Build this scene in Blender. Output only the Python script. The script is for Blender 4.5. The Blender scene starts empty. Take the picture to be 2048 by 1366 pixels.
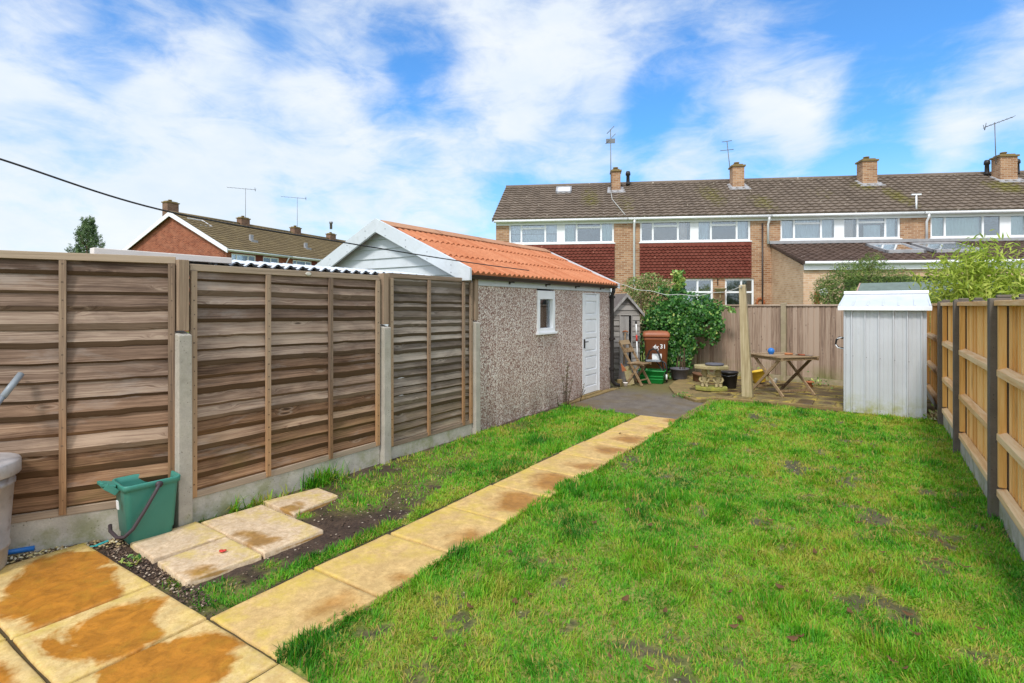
import bpy, bmesh, math, random
import numpy as np
from mathutils import Vector, Matrix

random.seed(7)
RNG = np.random.default_rng(11)
scene = bpy.context.scene
COL = scene.collection
R = math.radians

# ------------------------------------------------------------------ survey helpers (photo measurements -> metres)
FP, PCX, HZ, CAMH = 1080.0, 1024.0, 612.0, 1.6
YAW = math.atan((1745 - 1024) / FP)
SN, CS = math.sin(YAW), math.cos(YAW)
def ray(px):
    k = (px - PCX) / FP
    return (-SN + k * CS, CS + k * SN)
def on_ground(px, py, z=0.0):
    d = FP * (CAMH - z) / (py - HZ); r = ray(px)
    return Vector((r[0] * d, r[1] * d, z))
def on_y(px, py, y):
    r = ray(px); d = y / r[1]
    return Vector((r[0] * d, y, CAMH + (HZ - py) / FP * d))
def on_x(px, py, x):
    r = ray(px); d = x / r[0]
    return Vector((x, r[1] * d, CAMH + (HZ - py) / FP * d))
def at_depth(px, py, d):
    r = ray(px)
    return Vector((r[0] * d, r[1] * d, CAMH + (HZ - py) / FP * d))

# ------------------------------------------------------------------ colour
def lin(h):
    h = h.lstrip('#')
    o = []
    for i in (0, 2, 4):
        c = int(h[i:i + 2], 16) / 255
        o.append(c / 12.92 if c <= .04045 else ((c + .055) / 1.055) ** 2.4)
    return (o[0], o[1], o[2], 1.0)
def dim(c, k):
    return (c[0] * k, c[1] * k, c[2] * k, 1)

# ------------------------------------------------------------------ node helper
class NT:
    def __init__(s, tree):
        s.t = tree; s.t.nodes.clear()
    def n(s, typ, ins=None, out=0, **props):
        nd = s.t.nodes.new(typ)
        for k, v in props.items(): setattr(nd, k, v)
        for k, v in (ins or {}).items(): s.set(nd, k, v)
        return nd.outputs[out] if out is not None else nd
    def set(s, nd, k, v):
        sock = nd.inputs[k]
        if isinstance(v, bpy.types.NodeSocket): s.t.links.new(v, sock)
        else: sock.default_value = v
    def math(s, op, a, b=0.0, c=0.0, clamp=False):
        return s.n('ShaderNodeMath', {0: a, 1: b, 2: c}, operation=op, use_clamp=clamp)
    def vmath(s, op, a, b=(0, 0, 0), out=0):
        return s.n('ShaderNodeVectorMath', {0: a, 1: b}, out=out, operation=op)
    def mix(s, f, a, b, mode='MIX'):
        return s.n('ShaderNodeMix', {0: f, 6: a, 7: b}, out=2, data_type='RGBA', blend_type=mode, clamp_factor=True)
    def ramp(s, f, stops, interp='LINEAR'):
        nd = s.t.nodes.new('ShaderNodeValToRGB'); cr = nd.color_ramp; cr.interpolation = interp
        while len(cr.elements) > 1: cr.elements.remove(cr.elements[-1])
        cr.elements[0].position = stops[0][0]; cr.elements[0].color = stops[0][1]
        for p, c in stops[1:]:
            e = cr.elements.new(p); e.color = c
        s.t.links.new(f, nd.inputs[0]); return nd.outputs[0]
    def mr(s, v, a, b, c=0.0, d=1.0, smooth=False):
        return s.n('ShaderNodeMapRange', {0: v, 1: a, 2: b, 3: c, 4: d}, interpolation_type='SMOOTHSTEP' if smooth else 'LINEAR', clamp=True)
    def noise(s, vec, scale, detail=4, rough=.55, dist=0.0, out=0):
        return s.n('ShaderNodeTexNoise', {'Vector': vec, 'Scale': scale, 'Detail': detail, 'Roughness': rough, 'Distortion': dist}, out=out)
    def vor(s, vec, scale, out=0, feature='F1', rnd=1.0):
        return s.n('ShaderNodeTexVoronoi', {'Vector': vec, 'Scale': scale, 'Randomness': rnd}, out=out, feature=feature)
    def obj(s): return s.n('ShaderNodeTexCoord', out=3)
    def tint(s): return s.n('ShaderNodeAttribute', out=2, attribute_name='tint')
    def scaled(s, vec, sc, off=None):
        v = s.n('ShaderNodeVectorMath', {0: vec, 1: sc}, operation='MULTIPLY')
        if off is not None: v = s.vmath('ADD', v, off)
        return v
    def bump(s, h, strength=.3, dist=.01):
        return s.n('ShaderNodeBump', {'Height': h, 'Strength': strength, 'Distance': dist})
    def out(s, shader):
        o = s.t.nodes.new('ShaderNodeOutputMaterial'); s.t.links.new(shader, o.inputs[0])
    def pbr(s, color, rough=.7, metal=0.0, normal=None, spec=.4, **kw):
        nd = s.t.nodes.new('ShaderNodeBsdfPrincipled')
        s.set(nd, 'Base Color', color); s.set(nd, 'Roughness', rough); s.set(nd, 'Metallic', metal)
        s.set(nd, 'Specular IOR Level', spec)
        if normal is not None: s.set(nd, 'Normal', normal)
        for k, v in kw.items(): s.set(nd, k, v)
        return nd.outputs[0]

MATS = {}
def material(name):
    m = bpy.data.materials.new(name); m.use_nodes = True; MATS[name] = m
    return m, NT(m.node_tree)

def plain(name, col, rough=.6, metal=0., var=.12, scale=6., dirt=None, spec=.4, bump=.0):
    m, t = material(name); o = t.obj()
    nz = t.noise(o, scale, 5, .6)
    c = t.mix(t.mr(nz, .3, .7), dim(col, 1 - var), dim(col, 1 + var))
    if dirt is not None:
        n2 = t.noise(o, scale * 2.3, 6, .65, .4)
        c = t.mix(t.mr(n2, .52, .75), c, dirt)
    nrm = t.bump(t.noise(o, scale * 14, 3), bump, .004) if bump else None
    t.out(t.pbr(c, t.mr(nz, .3, .7, rough - .08, min(1, rough + .08)), metal, nrm, spec)); return m

def wood(name, dark, mid, light, axis='x', along=1.6, across=34., knots=.8, knot_col=None, green=0., bot=None, top=None, zr=(0, 2), rough=.82, tv=.45, kscale=(1.5, 8.)):
    """weathered timber; grain runs along `axis` of the object's own coordinates"""
    m, t = material(name); o = t.obj(); tn = t.tint()
    off = t.n('ShaderNodeCombineXYZ', {0: t.math('MULTIPLY', tn, 37.), 1: t.math('MULTIPLY', tn, 91.), 2: t.math('MULTIPLY', tn, 53.)})
    idx = 'xyz'.index(axis)
    def sc(al, ac):
        v = [ac] * 3; v[idx] = al; return tuple(v)
    wv = t.noise(t.scaled(o, sc(1.2, 3.), off), 1., 2, .5)
    wob = t.scaled(t.vmath('ADD', o, t.n('ShaderNodeCombineXYZ', {0: t.math('MULTIPLY', wv, .012), 1: t.math('MULTIPLY', wv, .012), 2: t.math('MULTIPLY', wv, .012)})), sc(along, across), off)
    g1 = t.noise(wob, 1., 8, .62, .3)
    g2 = t.noise(t.scaled(o, sc(.9, 5.), off), 1., 4, .6)
    g3 = t.noise(t.scaled(wob, (2.2, 2.2, 2.2)), 1., 5, .7)
    f = t.math('ADD', t.math('ADD', t.math('MULTIPLY', t.math('SUBTRACT', g1, .08), .85), t.math('MULTIPLY', t.math('SUBTRACT', g3, .1), .62)), t.math('MULTIPLY', t.math('SUBTRACT', g2, .1), .3))
    f = t.math('ADD', f, t.math('MULTIPLY', t.math('SUBTRACT', tn, .5), tv))
    c = t.ramp(f, [(.36, dark), (.62, mid), (.86, light)])
    if bot is not None or top is not None:
        z = t.n('ShaderNodeSeparateXYZ', {0: o}, out=2)
        zz = t.math('ADD', z, t.math('MULTIPLY', t.math('SUBTRACT', g2, .5), 1.3))
        zf = t.mr(zz, zr[0], zr[1], smooth=True)
        if bot is not None: c = t.mix(t.math('SUBTRACT', 1.0, zf), c, t.mix(.92, c, bot, 'MULTIPLY'))
        if top is not None: c = t.mix(zf, c, t.mix(.92, c, top, 'MULTIPLY'))
    if knots:
        kv = t.vor(t.scaled(o, sc(kscale[0], kscale[1]), off), 1.)
        kf = t.math('MULTIPLY', t.mr(kv, .05, .17, 1., 0., True), knots)
        c = t.mix(kf, c, knot_col or dim(dark, .7))
        halo = t.math('MULTIPLY', t.mr(kv, .17, .3, 1., 0., True), knots * .3)
        c = t.mix(halo, c, light)
    if green:
        gn = t.noise(o, 2.1, 5, .65)
        z = t.n('ShaderNodeSeparateXYZ', {0: o}, out=2)
        gf = t.math('MULTIPLY', t.mr(z, .05, .45, 1., 0.), t.mr(gn, .4, .62))
        c = t.mix(t.math('MULTIPLY', gf, green), c, lin('#6f7a34'))
    t.out(t.pbr(c, rough, 0, t.bump(f, .55, .004), .25)); return m

def brick(name, c1, c2, mortar, blotch=None, bw=.225, bh=.075, ms=.012):
    m, t = material(name); o = t.obj()
    sx = t.n('ShaderNodeSeparateXYZ', {0: o}, out=None)
    u = t.math('ADD', sx.outputs[0], sx.outputs[1])
    v = t.n('ShaderNodeCombineXYZ', {0: u, 1: sx.outputs[2], 2: 0.})
    b = t.n('ShaderNodeTexBrick', {'Vector': v, 'Color1': c1, 'Color2': c2, 'Mortar': mortar, 'Scale': 1., 'Mortar Size': ms, 'Mortar Smooth': .2, 'Bias': 0., 'Brick Width': bw, 'Row Height': bh}, out=None)
    n = t.noise(v, 2.2, 5, .65)
    c = t.mix(t.mr(n, .35, .7), b.outputs[0], t.mix(1., b.outputs[0], blotch or (.75, .72, .7, 1), 'MULTIPLY'))
    n2 = t.noise(v, 40., 3)
    c = t.mix(t.mr(n2, .3, .8, 0, .35), c, dim(c1, .6))
    t.out(t.pbr(c, .9, 0, t.bump(b.outputs[1], -.4, .006), .2)); return m

# ------------------------------------------------------------------ materials
W = dict()
def lap_wood(name, dark, mid, light, edge, bot, top, zr, green):
    m, t = material(name); o = t.obj(); t0 = t.tint()
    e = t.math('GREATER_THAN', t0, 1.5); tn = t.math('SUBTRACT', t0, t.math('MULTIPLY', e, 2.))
    off = t.n('ShaderNodeCombineXYZ', {0: t.math('MULTIPLY', tn, 37.), 1: 0., 2: t.math('MULTIPLY', tn, 53.)})
    wv = t.noise(t.scaled(o, (2.2, 1, 9.), off), 1., 3, .5)
    q = t.vmath('ADD', o, t.n('ShaderNodeCombineXYZ', {0: 0., 1: 0., 2: t.math('MULTIPLY', wv, .035)}))
    kv = t.vor(t.scaled(o, (2.3, .5, 9.), off), 1.)
    ring = t.math('MULTIPLY', t.mr(kv, .03, .34, 1., 0., True), .05)
    q = t.vmath('ADD', q, t.n('ShaderNodeCombineXYZ', {0: 0., 1: 0., 2: ring}))
    g1 = t.noise(t.scaled(q, (1.5, 20, 110.), off), 1., 5, .72)
    g2 = t.noise(t.scaled(q, (2.6, 40, 210.), off), 1., 4, .7)
    g3 = t.noise(t.scaled(o, (1.3, 2, 6.), off), 1., 5, .65)
    f = t.math('ADD', t.math('ADD', t.math('MULTIPLY', g1, .5), t.math('MULTIPLY', g2, .3)), t.math('MULTIPLY', g3, .35))
    f = t.math('ADD', f, t.math('MULTIPLY', t.math('SUBTRACT', tn, .5), .22))
    c = t.ramp(f, [(.40, dark), (.57, mid), (.73, light)])
    z = t.n('ShaderNodeSeparateXYZ', {0: o}, out=2)
    zf = t.mr(t.math('ADD', z, t.math('MULTIPLY', t.math('SUBTRACT', tn, .5), .7)), zr[0], zr[1], smooth=True)
    c = t.mix(t.math('SUBTRACT', 1.0, zf), c, t.mix(1., c, bot, 'MULTIPLY')); c = t.mix(zf, c, t.mix(1., c, top, 'MULTIPLY'))
    st = t.noise(t.scaled(o, (.8, 1, 3.2)), 1., 7, .7, .4)
    c = t.mix(t.mr(st, .50, .62, 0, .75), c, t.mix(1., c, (.58, .56, .57, 1), 'MULTIPLY'))
    st2 = t.noise(t.scaled(o, (1.1, 1, 4.2), (7, 3, 5)), 1., 7, .7, .4)
    c = t.mix(t.mr(st2, .54, .66, 0, .6), c, t.mix(.6, c, lin('#a59c95')))
    c = t.mix(t.mr(t.noise(t.scaled(o, (2.1, 1, 17.), off), 1., 6, .7), .66, .74, 0, .5), c, light)
    c = t.mix(t.math('MULTIPLY', t.mr(kv, .05, .10, 1., 0., True), .75), c, dim(dark, .55))
    c = t.mix(t.math('MULTIPLY', t.math('MULTIPLY', t.mr(kv, .10, .125, 0., 1.), t.mr(kv, .125, .19, 1., 0.)), .35), c, light)
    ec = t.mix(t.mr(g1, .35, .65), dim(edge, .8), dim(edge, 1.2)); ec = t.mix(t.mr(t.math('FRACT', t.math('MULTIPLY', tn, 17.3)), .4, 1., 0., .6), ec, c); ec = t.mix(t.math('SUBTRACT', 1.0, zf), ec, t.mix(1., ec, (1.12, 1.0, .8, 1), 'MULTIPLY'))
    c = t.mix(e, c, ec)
    gf = t.math('MULTIPLY', t.mr(z, .15, .75, 1., 0.), t.mr(t.noise(t.scaled(o, (1.5, 1, 6)), 1., 5, .65), .5, .7))
    c = t.mix(t.math('MULTIPLY', gf, green), c, lin('#767038'))
    t.out(t.pbr(c, .85, 0, t.bump(f, .5, .003), .2)); return m
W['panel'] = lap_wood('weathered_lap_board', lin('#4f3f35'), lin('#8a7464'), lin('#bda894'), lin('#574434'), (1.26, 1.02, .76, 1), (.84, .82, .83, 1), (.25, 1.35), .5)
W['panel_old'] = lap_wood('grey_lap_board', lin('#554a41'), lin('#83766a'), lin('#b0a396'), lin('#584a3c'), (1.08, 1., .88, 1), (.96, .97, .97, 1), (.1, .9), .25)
W['batten'] = wood('weathered_batten', lin('#66564a'), lin('#8c7663'), lin('#a8917a'), 'z', across=60., knots=.4, bot=(1.25, .98, .68, 1), zr=(.3, 1.3), tv=.5)
W['rail'] = wood('weathered_rail', lin('#66564a'), lin('#8f7b69'), lin('#ad9984'), 'x', across=60., knots=.4, tv=.4)
W['new'] = wood('new_fence_timber_board', lin('#cc9350'), lin('#e8b56c'), lin('#f4cf92'), 'z', along=1.1, across=22., knots=.55, knot_col=lin('#8a5a2c'), tv=.6, kscale=(1.3, 9.))
W['new_rail'] = wood('new_fence_timber_rail', lin('#c4935a'), lin('#dfb078'), lin('#efcd9e'), 'y', along=1.1, across=22., knots=.4, knot_col=lin('#8a5a2c'), tv=.3)
W['back'] = wood('grey_feather_edge_board', lin('#6a574b'), lin('#98816f'), lin('#b39d8a'), 'z', along=1.6, across=40., knots=.95, knot_col=lin('#4a3a30'), green=.9, tv=.4, kscale=(5., 10.))
W['back_rail'] = wood('grey_capping', lin('#6f5d50'), lin('#9d8975'), lin('#bba896'), 'x', tv=.3)
W['shed'] = wood('silvered_shed_board', lin('#524c48'), lin('#7d7772'), lin('#a09a94'), 'x', knots=.3, green=.5, tv=.5)
W['shed_v'] = wood('silvered_shed_door', lin('#605a57'), lin('#8b8683'), lin('#a8a4a0'), 'z', knots=.3, tv=.3)
W['furn'] = wood('weathered_garden_teak', lin('#503e2e'), lin('#7d6447'), lin('#a2896a'), 'x', along=3., across=40., knots=0, tv=.5)
W['post'] = wood('weathered_post_timber', lin('#7b6a4c'), lin('#a08e6c'), lin('#bcac8b'), 'z', along=1.2, across=30, knots=.3, green=.5, tv=.2)

def concrete(name, col, spots=True, moss=.3):
    m, t = material(name); o = t.obj()
    n = t.noise(o, 7., 6, .65); n2 = t.noise(o, 90., 3, .6)
    c = t.mix(t.mr(n, .3, .7), dim(col, .78), dim(col, 1.12))
    c = t.mix(t.mr(n2, .3, .75, 0, .4), c, dim(col, .6))
    if spots:
        v = t.vor(o, 42.); n3 = t.noise(o, 12., 2)
        c = t.mix(t.math('MULTIPLY', t.mr(v, .1, .2, 1., 0.), t.mr(n3, .45, .6)), c, dim(col, .32))
    if moss:
        z = t.n('ShaderNodeSeparateXYZ', {0: o}, out=2); n4 = t.noise(o, 5., 5, .7)
        c = t.mix(t.math('MULTIPLY', t.math('MULTIPLY', t.mr(z, .0, .3, 1., .15), t.mr(n4, .45, .65)), moss * 2), c, lin('#7c8148'))
    t.out(t.pbr(c, .92, 0, t.bump(n2, .4, .004), .2)); return m
concrete('concrete_post', lin('#b9b1a5')); concrete('concrete_gravel_board', lin('#c3bcb0'), moss=.4)
concrete('dark_weathered_post', lin('#6f665e'), moss=.1); concrete('mossy_post', lin('#a99a80'), False, .6)

def pebbledash():
    m, t = material('pebbledash_render'); o = t.obj()
    v = t.n('ShaderNodeTexVoronoi', {'Vector': o, 'Scale': 72., 'Randomness': 1.}, out=None)
    h = t.n('ShaderNodeSeparateColor', {0: v.outputs[1]}, out=0)
    c = t.ramp(h, [(0., lin('#7a564c')), (.13, lin('#a28076')), (.30, lin('#c6aca0')), (.50, lin('#dac8bc')), (.72, lin('#e8dcd1')), (.9, lin('#f6f0e9'))], 'CONSTANT')
    c = t.mix(t.mr(v.outputs[0], .45, .8, 0, .55), c, lin('#7a6258'))
    n = t.noise(o, 1.6, 4)
    c = t.mix(t.mr(n, .35, .7, 0, .28), c, lin('#94796c'))
    sy = t.n('ShaderNodeSeparateXYZ', {0: o}, out=None)
    fr = t.math('FRACT', t.math('DIVIDE', sy.outputs[1], .62)); jt = t.math('ABSOLUTE', t.math('SUBTRACT', fr, .5))
    c = t.mix(t.mr(jt, .47, .495, 0, .4), c, lin('#e2d8ce'))
    dn = t.noise(t.scaled(o, (3, 3, .8)), 1., 5, .65)
    c = t.mix(t.math('MULTIPLY', t.mr(sy.outputs[2], .0, .5, .6, 0.), t.mr(dn, .4, .6)), c, lin('#6f5c50'))
    t.out(t.pbr(c, .85, 0, t.bump(v.outputs[0], -.6, .008), .25))
pebbledash()

def tiles_mat(name, base, alt, lichen=None, moss=0., mossc=lin('#7f7a2b'), blobs=()):
    m, t = material(name); o = t.obj(); tn = t.tint()
    n = t.noise(o, 3., 5, .65); n2 = t.noise(o, 26., 4, .7)
    c = t.mix(t.math('ADD', t.math('MULTIPLY', tn, .6), t.math('MULTIPLY', t.mr(n, .3, .7), .4)), base, alt)
    c = t.mix(t.mr(n2, .35, .75, 0., .5), c, dim(base, .55))
    if lichen:
        v = t.vor(o, 3.3); n5 = t.noise(o, 9., 3)
        c = t.mix(t.math('MULTIPLY', t.mr(v, .08, .14, 1, 0), t.mr(n5, .45, .55)), c, lichen)
        c = t.mix(t.mr(n2, .6, .72, 0, .5), c, lichen)
    if moss:
        f = None
        for (x, y, rx, ry, st) in blobs:
            d = t.vmath('LENGTH', t.scaled(t.vmath('SUBTRACT', o, (x, y, 0)), (1 / rx, 1 / ry, 0)), out=1)
            g = t.math('MULTIPLY', t.mr(d, .1, 1., 1., 0., True), st)
            f = g if f is None else t.math('MAXIMUM', f, g)
        n3 = t.noise(o, 5.5, 7, .8)
        ff = t.mr(t.math('ADD', t.math('MULTIPLY', n3, 1.5), f) if f is not None else t.math('MULTIPLY', n3, 1.4), .95, 1.22, 0., moss)
        c = t.mix(ff, c, mossc)
    t.out(t.pbr(c, .88, 0, t.bump(n2, .4, .01), .2)); return m

MOSS = [(3.2, 1.9, .8, 2.6, .34), (4.6, 1.2, .8, 2.2, .28), (8.3, 2., 1.0, 2.6, .34), (10.0, .9, .9, 1.7, .36), (15.2, 1.2, .8, 2.0, .42), (14.6, 2.6, .8, 1.2, .4), (19.6, 2.0, 1.3, 1.5, .45), (12.6, 1.8, .9, 1.8, .2)]
tiles_mat('terrace_roof_tile', lin('#675a4f'), lin('#87786b'), lin('#beb4a6'), .75, lin('#6f6a24'), MOSS)
tiles_mat('extension_roof_tile', lin('#4b3b33'), lin('#68554b'), lin('#93857b'), .25, lin('#7a7140'))
tiles_mat('far_roof_tile', lin('#66573f'), lin('#81704f'), lin('#a59a80'), .3, lin('#8f8440'))
tiles_mat('orange_roof_sheet', lin('#b56c48'), lin('#cb8a66'), None, .65, lin('#a07c76'))
tiles_mat('ridge_sheet', lin('#b58264'), lin('#c99a78'), None, .5, lin('#8d8f45'))
tiles_mat('red_hung_tile', lin('#6a3429'), lin('#80483c'), lin('#9a6454'))
brick('buff_brick', lin('#9c6f4e'), lin('#c79e7a'), lin('#c3ae98'))
brick('pale_brick', lin('#d0a888'), lin('#e6c6a4'), lin('#dcc8b0'), (.84, .78, .74, 1))
brick('brown_brick', lin('#6f5040'), lin('#947058'), lin('#958070'))
brick('red_brick', lin('#84402c'), lin('#b5684a'), lin('#b08a72'), (.7, .6, .58, 1))
plain('white_upvc', lin('#eff0f3'), .35, var=.03, spec=.5)
plain('white_steel_sheet', lin('#cdd1d8'), .4, .1, var=.05)
plain('white_boards', lin('#cdd2d8'), .55, var=.05, dirt=lin('#c2c6c8'))
plain('white_sheet_trim', lin('#eadfd9'), .6, var=.05)
plain('black_plastic', lin('#2b2727'), .45, var=.1)
plain('gutter_plastic', lin('#3a2f2c'), .4, var=.15)
plain('lead_flashing', lin('#9b9a9c'), .6, var=.15)
plain('brown_bin_plastic', lin('#9a5a3a'), .45, var=.08, scale=2.5, dirt=lin('#8a5540'))
plain('green_box_plastic', lin('#138a3a'), .45, var=.08)
plain('teal_caddy_plastic', lin('#3e8577'), .4, var=.06, scale=5, dirt=lin('#4b8a7d'))
plain('dark_handle_plastic', lin('#42383c'), .5, var=.1)
plain('galvanised_bin', lin('#b9b3b2'), .5, .35, var=.25, scale=5, dirt=lin('#8f8078'))
plain('grey_plastic_tube', lin('#8e959c'), .4, var=.05)
plain('blue_plastic', lin('#2c74c4'), .4, var=.08)
plain('teal_plastic', lin('#2f9fa0'), .4, var=.05)
plain('yellow_plastic', lin('#e0b93a'), .45, var=.1, dirt=lin('#b79a40'))
plain('brown_pot', lin('#6b4a34'), .85, var=.25, dirt=lin('#5a5a34'))
plain('terracotta', lin('#a5613c'), .8, var=.2, dirt=lin('#6d6a40'))
plain('steel_rod', lin('#8b8c8f'), .45, .6)
plain('aerial_metal', lin('#77797d'), .5, .3)
plain('white_paint', lin('#f4f4f4'), .5, var=.02)
plain('red_paint', lin('#c33a30'), .5, var=.05)
plain('green_felt', lin('#6c7872'), .95, var=.15, scale=9, bump=.5)
plain('shed_felt', lin('#6c625c'), .95, var=.2, scale=9, bump=.5)
plain('pink_trim', lin('#b39084'), .8, var=.1)
plain('red_gate_timber', lin('#9c5437'), .8, var=.15)
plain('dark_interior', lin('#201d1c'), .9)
plain('room_interior', lin('#a2a5aa'), .95, var=.05)
plain('net_curtain', lin('#e3e8ee'), .95, var=.06, scale=9)
plain('green_blind', lin('#cfe0da'), .9, var=.06, scale=9)
plain('peach_curtain', lin('#d9bdb0'), .9, var=.06)
plain('cable_rubber', lin('#2a2a2e'), .5)
plain('rope_fibre', lin('#b9b9b4'), .8)
plain('brown_bark', lin('#5b4a38'), .9, var=.25, scale=12)
plain('bamboo_cane', lin('#9a9a4a'), .6, var=.2)
plain('mossy_stone', lin('#a3946f'), .95, var=.2, scale=8, dirt=lin('#8c8a3c'), bump=.6)
plain('green_stone', lin('#8f8d48'), .95, var=.25, scale=8, dirt=lin('#a5a02e'), bump=.6)
plain('slate_disc', lin('#5e5c62'), .6, var=.15)
plain('tool_steel', lin('#7b7773'), .5, .4, dirt=lin('#8a5f48'))
plain('orange_handle', lin('#b9774a'), .6)
plain('oval_badge', lin('#cfc9bd'), .5, var=.08)

def metal_shed():
    m, t = material('pale_steel_sheet'); o = t.obj()
    n = t.noise(o, 2.2, 5, .6); col = lin('#ccced4')
    c = t.mix(t.mr(n, .3, .7), dim(col, .92), dim(col, 1.03))
    st = t.noise(t.scaled(o, (14, 14, .6)), 1., 4, .6)
    c = t.mix(t.mr(st, .5, .75, 0, .25), c, lin('#b6b2a6'))
    z = t.n('ShaderNodeSeparateXYZ', {0: o}, out=2)
    n2 = t.noise(o, 5., 5, .7)
    g = t.math('MULTIPLY', t.mr(z, .02, .34, 1., 0.), t.mr(n2, .42, .66))
    c = t.mix(t.math('MULTIPLY', g, .9), c, lin('#9fa048'))
    rs = t.noise(o, 34., 4, .7); c = t.mix(t.math('MULTIPLY', t.mr(rs, .68, .74), t.mr(z, .0, 1.2, .7, .15)), c, lin('#7b5a44'))
    sc_ = t.noise(t.scaled(o, (30, 30, 3)), 1., 4, .7); c = t.mix(t.mr(sc_, .64, .72, 0, .35), c, lin('#8f9096'))
    t.out(t.pbr(c, .42, .15, t.bump(n2, .12, .01), .5))
metal_shed()

def glass():
    m, t = material('window_glass')
    fr = t.n('ShaderNodeFresnel', {0: 1.5}); f = t.mr(fr, 0., 1., .13, 1.)
    tr = t.n('ShaderNodeBsdfTransparent', {0: (.88, .93, .94, 1)}); gl = t.n('ShaderNodeBsdfGlossy', {0: (.95, .97, 1, 1), 'Roughness': .02})
    t.out(t.n('ShaderNodeMixShader', {0: f, 1: tr, 2: gl}))
    m, t = material('dark_glass')
    t.out(t.pbr((.012, .012, .014, 1), .06, 0, None, .35))
glass()

def leafmat(name, stops, trans=.3, rough=.5):
    m, t = material(name); tn = t.tint()
    c = t.ramp(tn, stops)
    b = t.pbr(c, rough, 0, None, .35)
    tl = t.n('ShaderNodeBsdfTranslucent', {0: c})
    t.out(t.n('ShaderNodeMixShader', {0: trans, 1: b, 2: tl})); return m
leafmat('grass_blade', [(0., lin('#2a680f')), (.25, lin('#479217')), (.5, lin('#66a91d')), (.72, lin('#8cb627')), (.84, lin('#a8a83e')), (1., lin('#bb9f5c'))], .32, .55)
leafmat('ivy_leaf', [(0., lin('#1f4a1c')), (.4, lin('#3a6f2a')), (.7, lin('#5d8f3e')), (.88, lin('#93b25a')), (1., lin('#d3d97a'))], .2, .4)
leafmat('mixed_shrub_leaf', [(0., lin('#3f5a2a')), (.35, lin('#6a8a3e')), (.6, lin('#9aa860')), (.8, lin('#b08d70')), (1., lin('#dfe3b4'))], .25)
leafmat('feathery_leaf', [(0., lin('#3f5c30')), (.4, lin('#6d8a42')), (.8, lin('#a0aa58')), (1., lin('#bdb268'))], .3)
leafmat('bamboo_leaf', [(0., lin('#8ca53a')), (.45, lin('#b9c94f')), (.8, lin('#d9de78')), (1., lin('#e9dca0'))], .4)
leafmat('conifer_needle', [(0., lin('#46603e')), (.6, lin('#748c5c')), (1., lin('#9aa870'))], .15, .7)
leafmat('dry_leaf', [(0., lin('#3a2a1c')), (.5, lin('#6b4a2c')), (.85, lin('#a5845c')), (1., lin('#c9c2a0'))], .1, .7)
leafmat('dry_stem', [(0., lin('#4a4438')), (1., lin('#8b8468'))], .1, .8)

def soil():
    m, t = material('garden_soil'); o = t.obj()
    la = t.n('ShaderNodeAttribute', out=2, attribute_name='lawn')
    n = t.noise(o, 5., 8, .7); n2 = t.noise(o, 38., 5, .7); n3 = t.noise(o, 1.3, 3)
    earth = t.ramp(t.math('ADD', t.math('MULTIPLY', n, .6), t.math('MULTIPLY', n2, .5)), [(.36, lin('#241b16')), (.55, lin('#42332a')), (.78, lin('#6a5544'))])
    v = t.vor(o, 30.); v2 = t.n('ShaderNodeSeparateColor', {0: t.vor(o, 30., out=1)}, out=0)
    earth = t.mix(t.math('MULTIPLY', t.mr(v, .16, .26, 1, 0), t.mr(v2, .8, .85)), earth, lin('#b9aa98'))
    thatch = t.ramp(t.math('ADD', t.math('MULTIPLY', n2, .7), t.math('MULTIPLY', n3, .4)), [(.36, lin('#4e5a20')), (.55, lin('#7d8a30')), (.75, lin('#b8a95c'))])
    c = t.mix(la, earth, thatch)
    t.out(t.pbr(c, t.mix(la, (.55, .55, .55, 1), (.85, .85, .85, 1)), 0, t.bump(n2, .7, .012), .45))
soil()

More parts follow.
